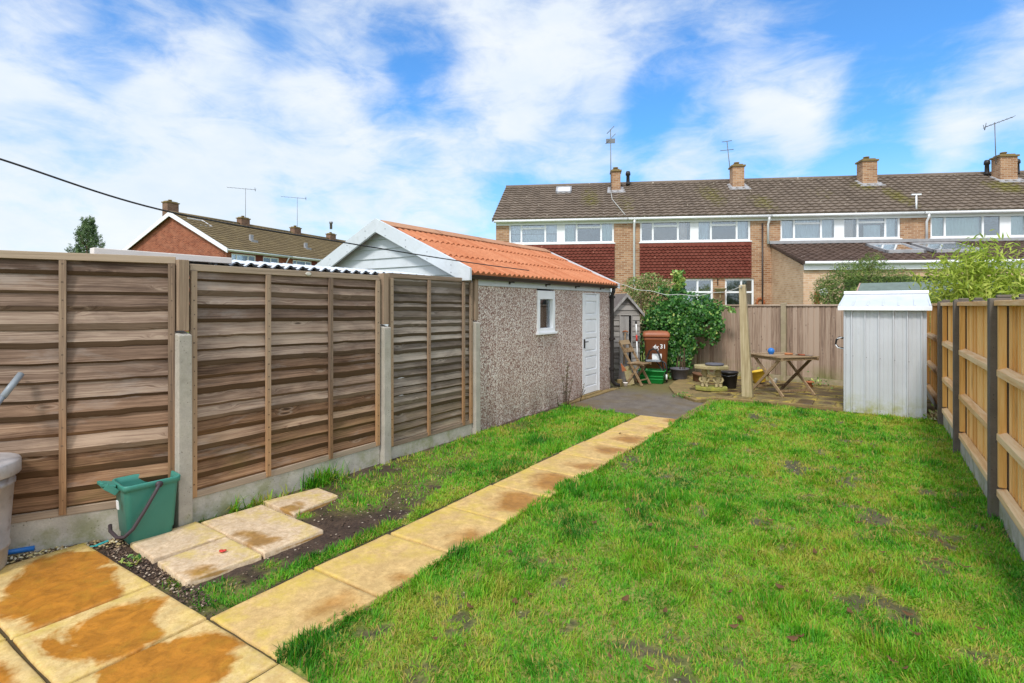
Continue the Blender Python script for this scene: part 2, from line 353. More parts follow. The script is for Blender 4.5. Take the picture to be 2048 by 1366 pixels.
def slab_mat(name, dry, wet, alt, wetbias=0., soft=.055):
    """riven buff paving: dry stone with saturated wet patches; 'suv' is the slab's own -1..1 frame, tint its wetness"""
    m, t = material(name); o = t.obj(); tn = t.tint()
    uv = t.n('ShaderNodeAttribute', out=1, attribute_name='suv')
    r = t.vmath('LENGTH', t.scaled(uv, (1, 1, 0)), out=1)
    n = t.noise(o, 2.6, 4, .5, .8); n2 = t.noise(o, 30., 6, .65); n3 = t.noise(o, 9., 5, .6, .8)
    f = t.math('ADD', t.math('SUBTRACT', t.math('MULTIPLY', n, 2.2), r), t.math('MULTIPLY', tn, 1.2))
    f = t.math('ADD', f, t.math('MULTIPLY', n2, .22))
    wetf = t.mr(f, .745 - wetbias, .745 + soft - wetbias)
    dr = t.mix(t.mr(n3, .34, .68), dim(dry, .80), dim(dry, 1.14)); dr = t.mix(t.mr(n2, .42, .68, 0, .75), dr, alt); n6 = t.noise(o, 110., 4, .7); dr = t.mix(t.mr(n6, .5, .72, 0, .4), dr, dim(alt, .62))
    edge = t.mr(r, .75, 1.25); n4 = t.noise(o, 6., 5, .7)
    dr = t.mix(t.math('MULTIPLY', edge, t.mr(n4, .42, .7, 0, .8)), dr, lin('#c9b045'))
    we = t.mix(t.mr(n3, .35, .7), dim(wet, .72), dim(wet, 1.15)); we = t.mix(t.mr(n2, .5, .75, 0, .7), we, dim(wet, .5)); we = t.mix(t.mr(t.noise(o, 1.7, 8, .75, 1.5), .55, .62, 0, .5), we, dim(wet, .55))
    we = t.mix(t.mr(n4, .5, .72, 0, .5), we, lin('#a9822a'))
    c = t.mix(wetf, dr, we)
    crack = t.vor(t.vmath('ADD', o, t.scaled(t.noise(o, 4., 4, out=1), (.35, .35, .35))), 2.6, feature='DISTANCE_TO_EDGE')
    c = t.mix(t.math('MULTIPLY', t.mr(crack, 0., .008, 1., 0.), .16), c, lin('#8a6a34'))
    hgt = t.math('ADD', t.math('MULTIPLY', n3, .7), t.math('MULTIPLY', n2, .4))
    t.out(t.pbr(c, t.mr(wetf, 0, 1, .85, .38), 0, t.bump(hgt, .45, .012), .3)); return m
slab_mat('sandstone_paving', lin('#d6b87e'), lin('#b8792a'), lin('#b8945a'), .03, .20)
slab_mat('path_paving', lin('#d0ae74'), lin('#b07d3e'), lin('#b08e5c'), .10, .6)
slab_mat('concrete_paving', lin('#d6bd9e'), lin('#ad8450'), lin('#b1926f'), -.1, .3)
slab_mat('mossy_paving', lin('#7d6b4a'), lin('#5c4b35'), lin('#6a6236'), .1)
def tarmac():
    m, t = material('tarmac'); o = t.obj()
    n = t.noise(o, 1.1, 6, .7); n2 = t.noise(o, 60., 3, .7); n3 = t.noise(o, 5., 6, .7)
    c = t.mix(t.mr(n3, .3, .7), lin('#625850'), lin('#81776b')); c = t.mix(t.mr(n2, .35, .75, 0, .5), c, lin('#463e38'))
    c = t.mix(t.mr(n, .46, .66, 0, .85), c, lin('#6e5c38'))
    y = t.n('ShaderNodeSeparateXYZ', {0: o}, out=1)
    c = t.mix(t.math('MULTIPLY', t.mr(t.math('ADD', y, t.math('MULTIPLY', n3, 1.2)), 9.9, 10.7), .8), c, lin('#6b6234'))
    t.out(t.pbr(c, .8, 0, t.bump(n2, .5, .006), .3))
tarmac()
plain('joint_sand', lin('#4d4028'), .95, var=.2, scale=12, dirt=lin('#5a5a26'))
plain('edging_stone', lin('#857049'), .9, var=.25, scale=6, dirt=lin('#686430'), bump=.5)
plain('gravel_stone', lin('#c2b08e'), .8, var=.3, scale=30)
def crumbm():
    m, t = material('soil_crumb'); tn = t.tint()
    t.out(t.pbr(t.ramp(tn, [(0, lin('#2e2420')), (.6, lin('#5d4a3e')), (.88, lin('#86705c')), (1, lin('#bfae98'))]), .85))
crumbm()
def gravelm():
    m, t = material('gravel_mix'); tn = t.tint()
    t.out(t.pbr(t.ramp(tn, [(0, lin('#6b5a4c')), (.4, lin('#a88f6c')), (.75, lin('#c7b67e')), (1, lin('#e3dccb'))]), .8))
gravelm()
M = MATS; M.update(W)

# ------------------------------------------------------------------ mesh builder
class MB:
    def __init__(s): s.v = []; s.f = []; s.t = []; s.sm = []; s.tint = .5; s.smooth = False; s.xf = None
    def add(s, vs, fs):
        b = len(s.v)
        for p in vs:
            p = Vector(p)
            if s.xf is not None: p = s.xf @ p
            s.v.append(p[:])
        for f in fs:
            s.f.append([i + b for i in f]); s.t.append(s.tint); s.sm.append(s.smooth)
        return s
    def bx(s, x0, x1, y0, y1, z0, z1, tint=None):
        if tint is not None: s.tint = tint
        x0, x1 = sorted((x0, x1)); y0, y1 = sorted((y0, y1)); z0, z1 = sorted((z0, z1))
        vs = [(x0, y0, z0), (x1, y0, z0), (x1, y1, z0), (x0, y1, z0), (x0, y0, z1), (x1, y0, z1), (x1, y1, z1), (x0, y1, z1)]
        return s.add(vs, [(0, 3, 2, 1), (4, 5, 6, 7), (0, 1, 5, 4), (1, 2, 6, 5), (2, 3, 7, 6), (3, 0, 4, 7)])
    def bar(s, a, b, w, h, up=(0, 0, 1), tint=None):
        """a straight bar of section w x h from a to b"""
        if tint is not None: s.tint = tint
        a, b = Vector(a), Vector(b); d = (b - a).normalized(); up = Vector(up)
        sd = d.cross(up)
        if sd.length < 1e-4: sd = d.cross(Vector((1, 0, 0)))
        sd.normalize(); u = sd.cross(d).normalized()
        vs = [p + sd * (i * w / 2) + u * (j * h / 2) for p in (a, b) for (i, j) in ((-1, -1), (1, -1), (1, 1), (-1, 1))]
        return s.add(vs, [(0, 1, 2, 3), (7, 6, 5, 4), (0, 4, 5, 1), (1, 5, 6, 2), (2, 6, 7, 3), (3, 7, 4, 0)])
    def tube(s, pts, r, n=8, caps=True):
        pts = [Vector(p) for p in pts]; rs = r if isinstance(r, (list, tuple)) else [r] * len(pts)
        sm = s.smooth; s.smooth = True
        vs = []; ref = None
        for i, p in enumerate(pts):
            d = (pts[min(i + 1, len(pts) - 1)] - pts[max(i - 1, 0)]).normalized()
            if ref is None: ref = d.orthogonal().normalized()
            ref = (ref - d * ref.dot(d)).normalized(); q = d.cross(ref)
            for k in range(n):
                a = 2 * math.pi * k / n
                vs.append(p + (ref * math.cos(a) + q * math.sin(a)) * rs[i])
        fs = [(i * n + k, i * n + (k + 1) % n, (i + 1) * n + (k + 1) % n, (i + 1) * n + k) for i in range(len(pts) - 1) for k in range(n)]
        if caps: fs += [tuple(reversed(range(n))), tuple(range((len(pts) - 1) * n, len(pts) * n))]
        s.add(vs, fs); s.smooth = sm; return s
    def lathe(s, prof, c=(0, 0, 0), n=24, close=True, sx=1., sy=1.):
        sm = s.smooth; s.smooth = True
        vs = []
        for (r, z) in prof:
            for k in range(n):
                a = 2 * math.pi * k / n
                vs.append((c[0] + r * sx * math.cos(a), c[1] + r * sy * math.sin(a), c[2] + z))
        m = len(prof)
        fs = [(i * n + k, i * n + (k + 1) % n, (i + 1) * n + (k + 1) % n, (i + 1) * n + k) for i in range(m - 1) for k in range(n)]
        if close: fs += [tuple(reversed(range(n))), tuple(range((m - 1) * n, m * n))]
        s.add(vs, fs); s.smooth = sm; return s
    def prism(s, poly, z0, z1):
        n = len(poly)
        vs = [(p[0], p[1], z0) for p in poly] + [(p[0], p[1], z1) for p in poly]
        return s.add(vs, [tuple(reversed(range(n))), tuple(range(n, 2 * n))] + [(i, (i + 1) % n, n + (i + 1) % n, n + i) for i in range(n)])
    def extrude(s, poly, vec):
        n = len(poly); vec = Vector(vec)
        vs = [Vector(p) for p in poly] + [Vector(p) + vec for p in poly]
        return s.add(vs, [tuple(reversed(range(n))), tuple(range(n, 2 * n))] + [(i, (i + 1) % n, n + (i + 1) % n, n + i) for i in range(n)])
    def grid(s, fn, nu, nv):
        vs = [fn(i / nu, j / nv) for j in range(nv + 1) for i in range(nu + 1)]
        return s.add(vs, [(j * (nu + 1) + i, j * (nu + 1) + i + 1, (j + 1) * (nu + 1) + i + 1, (j + 1) * (nu + 1) + i) for j in range(nv) for i in range(nu)])
    def ball(s, c, r, n=12, m=8):
        rx, ry, rz = r if isinstance(r, (tuple, list)) else (r, r, r)
        prof = [(max(.001, math.sin(math.pi * i / m)), -math.cos(math.pi * i / m)) for i in range(m + 1)]
        return s.lathe([(p[0] * rx, p[1] * rz) for p in prof], c, n, True, 1., ry / rx)
    def build(s, name, mat, parent=None, bevel=0., normals=True):
        me = bpy.data.meshes.new(name); me.from_pydata(s.v, [], s.f)
        me.polygons.foreach_set('use_smooth', s.sm)
        a = me.attributes.new('tint', 'FLOAT', 'FACE'); a.data.foreach_set('value', s.t)
        if normals:
            bm = bmesh.new(); bm.from_mesh(me); bmesh.ops.recalc_face_normals(bm, faces=bm.faces); bm.to_mesh(me); bm.free()
        me.materials.append(M[mat] if isinstance(mat, str) else mat)
        o = bpy.data.objects.new(name, me); COL.objects.link(o)
        if parent is not None: o.parent = parent
        if bevel:
            md = o.modifiers.new('bevel', 'BEVEL'); md.width = bevel; md.segments = 2; md.limit_method = 'ANGLE'; md.angle_limit = R(40)
        return o

def npmesh(name, V, faces, tint, mat, parent=None, smooth=False):
    """V (n,k,3) items sharing one face template"""
    n, k, _ = V.shape
    loops = []; starts = []; tot = []; c = 0
    for f in faces:
        starts.append(c); tot.append(len(f)); loops += list(f); c += len(f)
    L = (np.array(loops)[None, :] + (np.arange(n) * k)[:, None]).ravel()
    S = (np.array(starts)[None, :] + (np.arange(n) * c)[:, None]).ravel()
    me = bpy.data.meshes.new(name)
    me.vertices.add(n * k); me.vertices.foreach_set('co', V.astype(np.float32).ravel())
    me.loops.add(len(L)); me.loops.foreach_set('vertex_index', L.astype(np.int32))
    me.polygons.add(len(S)); me.polygons.foreach_set('loop_start', S.astype(np.int32))
    if smooth: me.polygons.foreach_set('use_smooth', np.ones(len(S), dtype=bool))
    a = me.attributes.new('tint', 'FLOAT', 'FACE'); a.data.foreach_set('value', np.repeat(tint, len(faces)).astype(np.float32))
    me.update(); me.validate()
    me.materials.append(M[mat])
    o = bpy.data.objects.new(name, me); COL.objects.link(o)
    if parent is not None: o.parent = parent
    return o

def tag(o, label=None, cat=None, group=None, kind=None):
    if label: o['label'] = label
    if cat: o['category'] = cat
    if group: o['group'] = group
    if kind: o['kind'] = kind
    return o
def thing(name, label, cat, loc=(0, 0, 0), rz=0., group=None):
    o = bpy.data.objects.new(name, None); COL.objects.link(o); o.empty_display_size = .1
    o.location = loc; o.rotation_euler = (0, 0, rz)
    return tag(o, label, cat, group)

def vnoise(x, y, s, seed=0):
    """smooth value noise, numpy"""
    rg = np.random.default_rng(seed); T = rg.random((64, 64))
    x = np.asarray(x) / s; y = np.asarray(y) / s
    xi = np.floor(x).astype(int); yi = np.floor(y).astype(int); fx = x - xi; fy = y - yi
    fx = fx * fx * (3 - 2 * fx); fy = fy * fy * (3 - 2 * fy)
    g = lambda a, b: T[a % 64, b % 64]
    return (g(xi, yi) * (1 - fx) + g(xi + 1, yi) * fx) * (1 - fy) + (g(xi, yi + 1) * (1 - fx) + g(xi + 1, yi + 1) * fx) * fy
def fbm(x, y, s, seed=0):
    return .5 * vnoise(x, y, s, seed) + .3 * vnoise(x, y, s * .45, seed + 1) + .2 * vnoise(x, y, s * .2, seed + 2)

def leaf_cloud(name, P, size, mat, parent, tint, updir=.3, out=None, aspect=.55, droop=0., shape='rhomb'):
    """leaves at points P; out = preferred facing per leaf"""
    n = len(P); nr = RNG.normal(size=(n, 3))
    if out is not None: nr = nr * .8 + out * 1.2
    nr[:, 2] += updir; nr /= np.linalg.norm(nr, axis=1)[:, None]
    a = RNG.normal(size=(n, 3)); a[:, 2] -= droop
    a -= nr * (a * nr).sum(1)[:, None]; a /= np.linalg.norm(a, axis=1)[:, None]
    b = np.cross(nr, a)
    sz = (size * RNG.uniform(.6, 1.3, n))[:, None]
    if shape == 'rhomb':
        tpl = [(0, -.5, 0), (.5, 0, .06), (0, .5, 0), (-.5, 0, .06)]
        loc = [(y, x * aspect * 1.0, z) for (x, y, z) in tpl]; F = [(0, 1, 2, 3)]
    else:   # ivy: a five point outline
        loc = [(-.45, 0, 0), (-.25, .42, .05), (.12, .34, .03), (.55, 0, -.04), (.12, -.34, .03), (-.25, -.42, .05)]; F = [(0, 3, 2, 1), (0, 5, 4, 3)]
    V = np.stack([P + (a * l[0] + b * l[1] + nr * l[2]) * sz for l in loc], axis=1)
    return npmesh(name, V, F, np.clip(tint, 0, 1), mat, parent)

# ================================================================== CAMERA, LIGHT, SKY
cam = bpy.data.cameras.new('camera'); camo = bpy.data.objects.new('camera', cam); COL.objects.link(camo)
camo.location = (0, 0, CAMH); camo.rotation_euler = (R(90), 0, YAW)
cam.sensor_width = 36; cam.lens = FP / 2048 * 36; cam.shift_y = -(683 - HZ) / 2048; cam.clip_end = 2000; cam.clip_start = .05
scene.camera = camo

SUN_DIR = Vector((.14, -.64, .76)).normalized()
SUN_EL = math.asin(SUN_DIR.z); SUN_AZ = math.atan2(SUN_DIR.x, SUN_DIR.y)
sun = bpy.data.lights.new('sun', 'SUN'); sun.energy = 2.0; sun.angle = R(10); sun.color = (1, .965, .91)
suno = bpy.data.objects.new('sun', sun); COL.objects.link(suno); suno.rotation_euler = SUN_DIR.to_track_quat('Z', 'Y').to_euler()

def make_world():
    w = bpy.data.worlds.new('World'); scene.world = w; w.use_nodes = True
    t = NT(w.node_tree)
    d = t.vmath('NORMALIZE', t.n('ShaderNodeTexCoord', out=0))
    sky = t.n('ShaderNodeTexSky', sky_type='NISHITA', sun_disc=False, sun_elevation=SUN_EL, sun_rotation=SUN_AZ, altitude=50., air_density=1.3, dust_density=.4, ozone_density=3.)
    blue = t.mix(1., sky, (.54, 1.20, 1.80, 1), 'MULTIPLY')
    def dirof(px, py):
        v = Vector((-SN, CS, 0)) + Vector((CS, SN, 0)) * ((px - PCX) / FP) + Vector((0, 0, 1)) * ((HZ - py) / FP)
        return v.normalized()
    blobs = [(1000, 40, 230, .26), (1130, 230, 200, .26), (960, 230, 150, .16), (1560, 190, 150, .34), (1530, 270, 100, .22), (690, 130, 150, .18), (620, 215, 110, .18), (330, 90, 150, .14), (1400, 340, 90, .30),
             (1880, 250, 150, .2), (2040, 60, 150, .24), (30, 190, 100, .16), (60, 20, 110, .12), (1230, 60, 170, .2), (120, 500, 540, .48), (620, 470, 360, .34), (1000, 480, 200, .12), (420, 90, 100, .12), (840, 330, 120, .08),
             (1760, 60, 330, -.30), (1330, 190, 90, -.2), (1720, 330, 220, -.24), (850, 110, 90, -.24), (250, 260, 150, -.16), (1100, 260, 60, -.1), (2000, 330, 160, -.2), (1290, 300, 110, -.16), (530, 90, 80, -.14), (160, 140, 110, -.14), (780, 250, 110, -.14), (480, 250, 150, -.06)]
    dist = t.noise(d, 3., 3, .5, out=1)
    dd = t.vmath('NORMALIZE', t.vmath('ADD', d, t.scaled(t.vmath('SUBTRACT', dist, (.5, .5, .5)), (.22, .22, .16))))
    acc = None
    for (px, py, rad, st) in blobs:
        c = dirof(px, py); c2 = dirof(px + rad, py); cr = max(-1, min(1, c.dot(c2)))
        dp = t.vmath('DOT_PRODUCT', dd, c[:], out=1)
        g = t.math('MULTIPLY', t.mr(dp, cr, 1., 0., 1., True), st)
        acc = g if acc is None else t.math('ADD', acc, g)
    v = t.scaled(d, (1., 1., 2.0))
    n1 = t.noise(v, 4.2, 9, .58, .45); n2 = t.noise(t.scaled(d, (1, 1, 2.6)), 11., 8, .62, .6)
    dens = t.math('ADD', t.math('ADD', t.math('MULTIPLY', n1, 1.5), t.math('MULTIPLY', n2, .75)), t.math('ADD', acc, -.525))
    # unseen sky behind the viewer: bright cloud added as soft fill light
    back = t.vmath('DOT_PRODUCT', d, Vector((SN, -CS, .35)).normalized()[:], out=1)
    dens = t.math('ADD', dens, t.mr(back, -.25, .35, 0., .8, True))
    f = t.mr(dens, .28, 1.14, .03, .96, True)
    z = t.n('ShaderNodeSeparateXYZ', {0: d}, out=2)
    hz = t.mr(z, .0, .30, .66, 0., True)
    f = t.math('MAXIMUM', f, hz)
    glow = t.vmath('DOT_PRODUCT', d, SUN_DIR[:], out=1)
    g2 = t.mr(glow, .0, 1., 1., 1.5, True)  # cloud brightened towards the sun to strengthen that added fill
    n3 = t.noise(v, 5., 5, .6)
    white = t.mix(t.mr(n3, .3, .7), (6.4, 7.3, 8.3, 1), (7.9, 8.2, 8.5, 1))
    white = t.vmath('SCALE', white); t.set(white.node, 3, g2)
    c = t.mix(f, blue, white)
    bg = t.n('ShaderNodeBackground', {0: c, 1: .095})
    o = t.t.nodes.new('ShaderNodeOutputWorld'); t.t.links.new(bg, o.inputs[0])
make_world()
vs = scene.view_settings; vs.view_transform = 'Standard'; vs.look = 'None'; vs.gamma = 1; vs.exposure = .36; vs.use_curve_mapping = False

# ================================================================== GROUND
def lawn_density(x, y):
    x = np.asarray(x, float); y = np.asarray(y, float)
    e = fbm(y, y * 0 + 3.3, .45, 5) - .5
    right = (x > -2.235 + e * .16 - .03) & (x < .79) & (y > 1.42 + (fbm(x, x * 0, .3, 8) - .5) * .1) & (y < 9.60 + (fbm(x, x * 0 + 7, .5, 9) - .5) * .25)
    right &= ~((x > -.36) & (y > 9.55))
    d = right.astype(float)
    bare = fbm(x, y, .42, 21); bare2 = fbm(x, y, .16, 31)
    near = np.clip((7.5 - np.hypot(x, y)) / 4., 0, 1)
    d *= 1 - np.clip((bare * .6 + bare2 * .5 - .69 + .03 * near) / .06, 0, .9)
    d *= .72 + .28 * np.clip((fbm(x, y, .9, 41) - .3) * 3, 0, 1)
    # left strip beside the path
    e2 = fbm(y, y * 0 + 1.1, .35, 6) - .5
    strip = (x > -2.955 + e2 * .22 - np.clip((y - 3.1) * .4, 0, .8)) & (x < -2.85 + e2 * .05) & (y > 1.55) & (y < 7.6)
    dl = strip * np.where(y < 1.9, .55, .95)
    patch = (x < -2.9) & (x > -4.12) & (y > 2.75) & (y < 7.62 + (x + 4.1) * .0)
    cov = np.clip((y - 3.45) / 2.2, 0, 1) * 1.05 + (fbm(x, y, .35, 51) - .55) * 1.9 - .12
    dl = np.maximum(dl, patch * np.clip(np.maximum(cov, .26 * np.clip((y - 3.1) / .5, 0, 1) * (fbm(x, y, .2, 55) > .42)), 0, 1))
    tuft = np.exp(-(((x + 4.12) / .16) ** 2)) * ((y > 2.25) & (y < 3.3)) * np.clip((fbm(y, x, .22, 61) - .35) * 5, 0, 1)
    small = np.zeros_like(x)
    for (cx, cy, r) in ((-3.62, 2.55, .06), (-3.15, 1.62, .09), (-3.1, 1.95, .05), (-3.35, 1.52, .06), (-2.98, 1.58, .10), (-4.08, 2.1, .08), (-3.5, 3.0, .16), (-3.75, 3.3, .2)):
        small = np.maximum(small, np.exp(-((x - cx) ** 2 + (y - cy) ** 2) / r ** 2) * .8)
    inslab = (x < -3.18) & (x > -4.1) & (y > 1.53) & (y < 2.47) | (x > -4.06) & (x < -3.66) & (y > 2.47) & (y < 2.92)
    d = np.maximum(d, np.maximum(dl, np.maximum(tuft, small)) * ~inslab)
    return d

big = MB(); big.add([(-260, -120, -.06), (260, -120, -.06), (260, 400, -.06), (-260, 400, -.06)], [(0, 1, 2, 3)])
def rough():
    m, t = material('rough_ground'); o = t.obj(); n = t.noise(o, .7, 6, .65); n2 = t.noise(o, 9., 6, .75)
    c = t.ramp(t.math('ADD', t.math('MULTIPLY', n, .5), t.math('MULTIPLY', n2, .5)), [(.35, lin('#4a5424')), (.5, lin('#64763a')), (.65, lin('#86884c'))])
    t.out(t.pbr(c, .95, 0, t.bump(n2, .8, .05), .1))
rough()
tag(big.build('ground', 'rough_ground'), kind='structure')

nx, ny = 130, 262
gx = np.linspace(-5.3, .95, nx + 1); gy = np.linspace(.0, 13.1, ny + 1)
GX, GY = np.meshgrid(gx, gy)
hz_ = (fbm(GX, GY, .5, 71) - .5) * .03 + (fbm(GX, GY, .1, 72) - .5) * .02 - .006
hz_ = np.where((GX > -2.95) & (GX < -2.15) | (GY < 1.5), np.minimum(hz_, -.004), hz_)
gm = MB(); gm.smooth = True
gm.add([(float(a), float(b), float(c)) for a, b, c in zip(GX.ravel(), GY.ravel(), hz_.ravel())],
       [(j * (nx + 1) + i, j * (nx + 1) + i + 1, (j + 1) * (nx + 1) + i + 1, (j + 1) * (nx + 1) + i) for j in range(ny) for i in range(nx)])
so = gm.build('garden_soil', 'garden_soil'); tag(so, kind='structure')
la = so.data.attributes.new('lawn', 'FLOAT', 'POINT')
la.data.foreach_set('value', (np.clip(lawn_density(GX, GY), 0, 1) ** .7).ravel().astype(np.float32))

# ---- grass blades
def make_grass():
    xs = []; ys = []; ws = []
    cells = [(-4.2, -2.2, 1.45, 7.7), (-2.4, .82, 1.4, 9.75)]
    for (x0, x1, y0, y1) in cells:
        n = int((x1 - x0) * (y1 - y0) * 15000)
        x = RNG.uniform(x0, x1, n); y = RNG.uniform(y0, y1, n)
        # only what the camera, or one a step beside it, can see
        dep = -SN * x + CS * y; lat = CS * x + SN * y
        keep = (dep > 1.9) & (np.abs(lat) < dep * .95 + 1.0)
        x, y, dep = x[keep], y[keep], dep[keep]
        p = np.minimum(1, (2.9 / np.maximum(dep, .1)) ** 1.25)
        keep = RNG.random(len(x)) < p * np.clip(lawn_density(x, y), 0, 1)
        xs.append(x[keep]); ys.append(y[keep])
    x = np.concatenate(xs); y = np.concatenate(ys); n = len(x)
    dep = -SN * x + CS * y
    tuft = np.clip((fbm(x, y, .3, 81) - .55) * 6, 0, 1)
    edge = np.exp(-((x + 2.2) / .13) ** 2) * np.clip((fbm(y, x * 0, .5, 83) - .35) * 3, 0, 1)
    wallg = np.exp(-((x + 4.13) / .15) ** 2) * (y > 2.2) * (y < 3.4)
    L = RNG.uniform(.016, .044, n) * (1 + .8 * tuft + .6 * edge) + wallg * RNG.uniform(.02, .15, n)
    L *= 1 + .35 * np.clip((dep - 4) / 5, 0, 1)
    wd = RNG.uniform(.0017, .0033, n) * np.maximum(1, dep / 2.9) ** .75 * (1 + .4 * wallg)
    ang = RNG.uniform(0, 2 * np.pi, n) * .65 + fbm(x, y, .22, 85) * 12
    lean = np.clip(RNG.normal(.75, .35, n) - .25 * tuft, .1, 1.35)
    dx, dy = np.cos(ang), np.sin(ang)
    sa = ang + np.pi / 2 + RNG.normal(0, .6, n); sx, sy = np.cos(sa) * wd, np.sin(sa) * wd
    z0 = (fbm(x, y, .5, 71) - .5) * .03 - .008
    def pt(f, drop):
        l = np.sin(np.minimum(lean * (1 + drop), 1.5)) * L * f; h = np.cos(np.minimum(lean * (1 + drop), 1.5)) * L * f
        return x + dx * l, y + dy * l, z0 + h
    m = pt(.55, -.25); t = pt(1., .1)
    V = np.zeros((n, 5, 3))
    V[:, 0] = np.stack([x - sx, y - sy, z0], 1); V[:, 1] = np.stack([x + sx, y + sy, z0], 1)
    V[:, 2] = np.stack([m[0] + sx * .8, m[1] + sy * .8, m[2]], 1); V[:, 3] = np.stack([m[0] - sx * .8, m[1] - sy * .8, m[2]], 1)
    V[:, 4] = np.stack(t, 1)
    ti = .47 + (fbm(x, y, .8, 91) - .5) * .9 + (fbm(x, y, .17, 93) - .5) * .8 + RNG.normal(0, .12, n) - .14 * tuft - .05 * edge + .06
    dry = RNG.random(n) < .07 + .3 * np.clip((fbm(x, y, .42, 21) * .6 + fbm(x, y, .16, 31) * .5 - .56) / .1, 0, 1)
    ti = np.where(dry, RNG.uniform(.8, 1., n), np.clip(ti, 0, .84))
    o = npmesh('grass', V, [(0, 1, 2, 3), (3, 2, 4)], ti, 'grass_blade')
    tag(o, 'bright green lawn grass with tufts beside the stone path', 'grass', kind='stuff')
    print('grass blades', n)
make_grass()

# ---- paving
def slab_mesh(name, slabs, mat, thick=.045, kind='structure', z=.016, seed=1):
    """slabs: list of 4-corner outlines (ccw) -> one riven paving mesh with real joints"""
    rg = random.Random(seed); mb = MB(); suv = []
    for (q, tint) in slabs:
        ox, oy = rg.uniform(-.3, .3), rg.uniform(-.3, .3)
        if name == 'stepping_slab': ox, oy = rg.uniform(-.9, .9), -rg.uniform(.5, .9)
        if name == 'path': ox = -rg.uniform(.35, 1.0); oy = rg.uniform(-.7, .7)
        q = [Vector((p[0], p[1], 0)) for p in q]; n = 9; us = [0, .012, .04, .2, .4, .6, .8, .96, .988, 1]
        dz = [rg.uniform(-.004, .004) for _ in range(4)]
        mb.tint = tint; mb.smooth = True
        vs = []; b = .012
        for j in range(n + 1):
            for i in range(n + 1):
                u, v = us[i], us[j]
                p = (q[0] * (1 - u) + q[1] * u) * (1 - v) + (q[3] * (1 - u) + q[2] * u) * v
                ed = 0 if (0 < i < n and 0 < j < n) else .007
                h = z + (dz[0] * (1 - u) + dz[1] * u) * (1 - v) + (dz[3] * (1 - u) + dz[2] * u) * v - ed + rg.uniform(-.0015, .0015)
                if ed: p = p + Vector((rg.uniform(-.003, .003), rg.uniform(-.003, .003), 0))
                vs.append((p.x, p.y, h)); suv.append((u * 2 - 1 + ox, v * 2 - 1 + oy, 0))
        ring = [i for i in range(n + 1)] + [j * (n + 1) + n for j in range(1, n + 1)] + [n * (n + 1) + i for i in range(n - 1, -1, -1)] + [j * (n + 1) for j in range(n - 1, 0, -1)]
        base = len(vs)
        for k in ring:
            vs.append((vs[k][0], vs[k][1], vs[k][2] - thick)); suv.append(suv[len(suv) - len(vs) + 1 + k] if False else (1, 1, 0))
        fs = [(j * (n + 1) + i, j * (n + 1) + i + 1, (j + 1) * (n + 1) + i + 1, (j + 1) * (n + 1) + i) for j in range(n) for i in range(n)]
        m = len(ring); fs += [(ring[k], base + k, base + (k + 1) % m, ring[(k + 1) % m]) for k in range(m)]
        mb.add(vs, fs)
    o = mb.build(name, mat)
    a = o.data.attributes.new('suv', 'FLOAT_VECTOR', 'POINT'); a.data.foreach_set('vector', np.array(suv, np.float32).ravel())
    if kind: tag(o, kind=kind)
    return o
def rect(x0, x1, y0, y1, g=.008): return [(x0 + g, y0 + g), (x1 - g, y0 + g), (x1 - g, y1 - g), (x0 + g, y1 - g)]

pit = MB()
pit.add([(-4.9, .0, .0), (-1.6, .0, .0), (-1.6, 1.43, .0), (-4.45, 1.43, .0)], [(0, 1, 2, 3)])
pit.add([(-2.81, 1.43, .0), (-2.24, 1.43, .0), (-2.24, 7.57, .0), (-2.81, 7.57, .0)], [(0, 1, 2, 3)])
tag(pit.build('paving_joints', 'joint_sand'), kind='structure')
patio = []
for (y0, y1, xs) in ((.81, 1.43, (-4.42, -3.42, -2.81, -2.2, -1.59)), (.19, .81, (-4.62, -4.03, -3.44, -2.81, -2.2, -1.59)), (-.43, .19, (-4.0, -3.4, -2.81, -2.2))):
    for a, b in zip(xs[:-1], xs[1:]):
        patio.append((rect(a, b, y0, y1), {-4.42: .50, -3.42: .42, -2.81: .46}.get(a, .3)))
slab_mesh('patio', patio, 'sandstone_paving', seed=3)
path = []; y = 1.43
k = 0
while y < 7.5:
    y1 = min(y + .615, 7.575); dx = random.uniform(-.012, .012)
    path.append((rect(-2.815 + dx, -2.225 + dx, y, y1), [-.1, .05, -.1, .40, .36, -.05, .1, .3, -.1, .15][k % 10])); y = y1; k += 1
slab_mesh('path', path, 'path_paving', seed=4)
sl = [([(-3.72, 1.55), (-4.09, 1.57), (-4.09, 1.99), (-3.67, 1.985)], 'pale buff slab half under the teal food caddy'),
      ([(-3.25, 1.525), (-3.655, 1.55), (-3.65, 1.975), (-3.21, 1.96)], 'pale buff slab with an orange scrap on it in bare soil'),
      ([(-3.20, 1.975), (-4.06, 2.01), (-4.02, 2.45), (-3.21, 2.42)], 'largest pale buff slab, beside the near concrete fence post'),
      ([(-3.63, 2.475), (-4.08, 2.50), (-3.98, 2.95), (-3.69, 2.925)], 'small buff slab farthest along the fence, beside grass tufts')]
for i, (q, lb) in enumerate(sl):
    q = q[::-1] if (Vector((*q[1], 0)) - Vector((*q[0], 0))).cross(Vector((*q[2], 0)) - Vector((*q[1], 0))).z < 0 else q
    tag(slab_mesh('stepping_slab', [(q, [-.1, -.12, .0, .18][i])], 'concrete_paving', .05, None, .034, 10 + i), lb, 'paving slab', 'loose slabs in the soil strip')

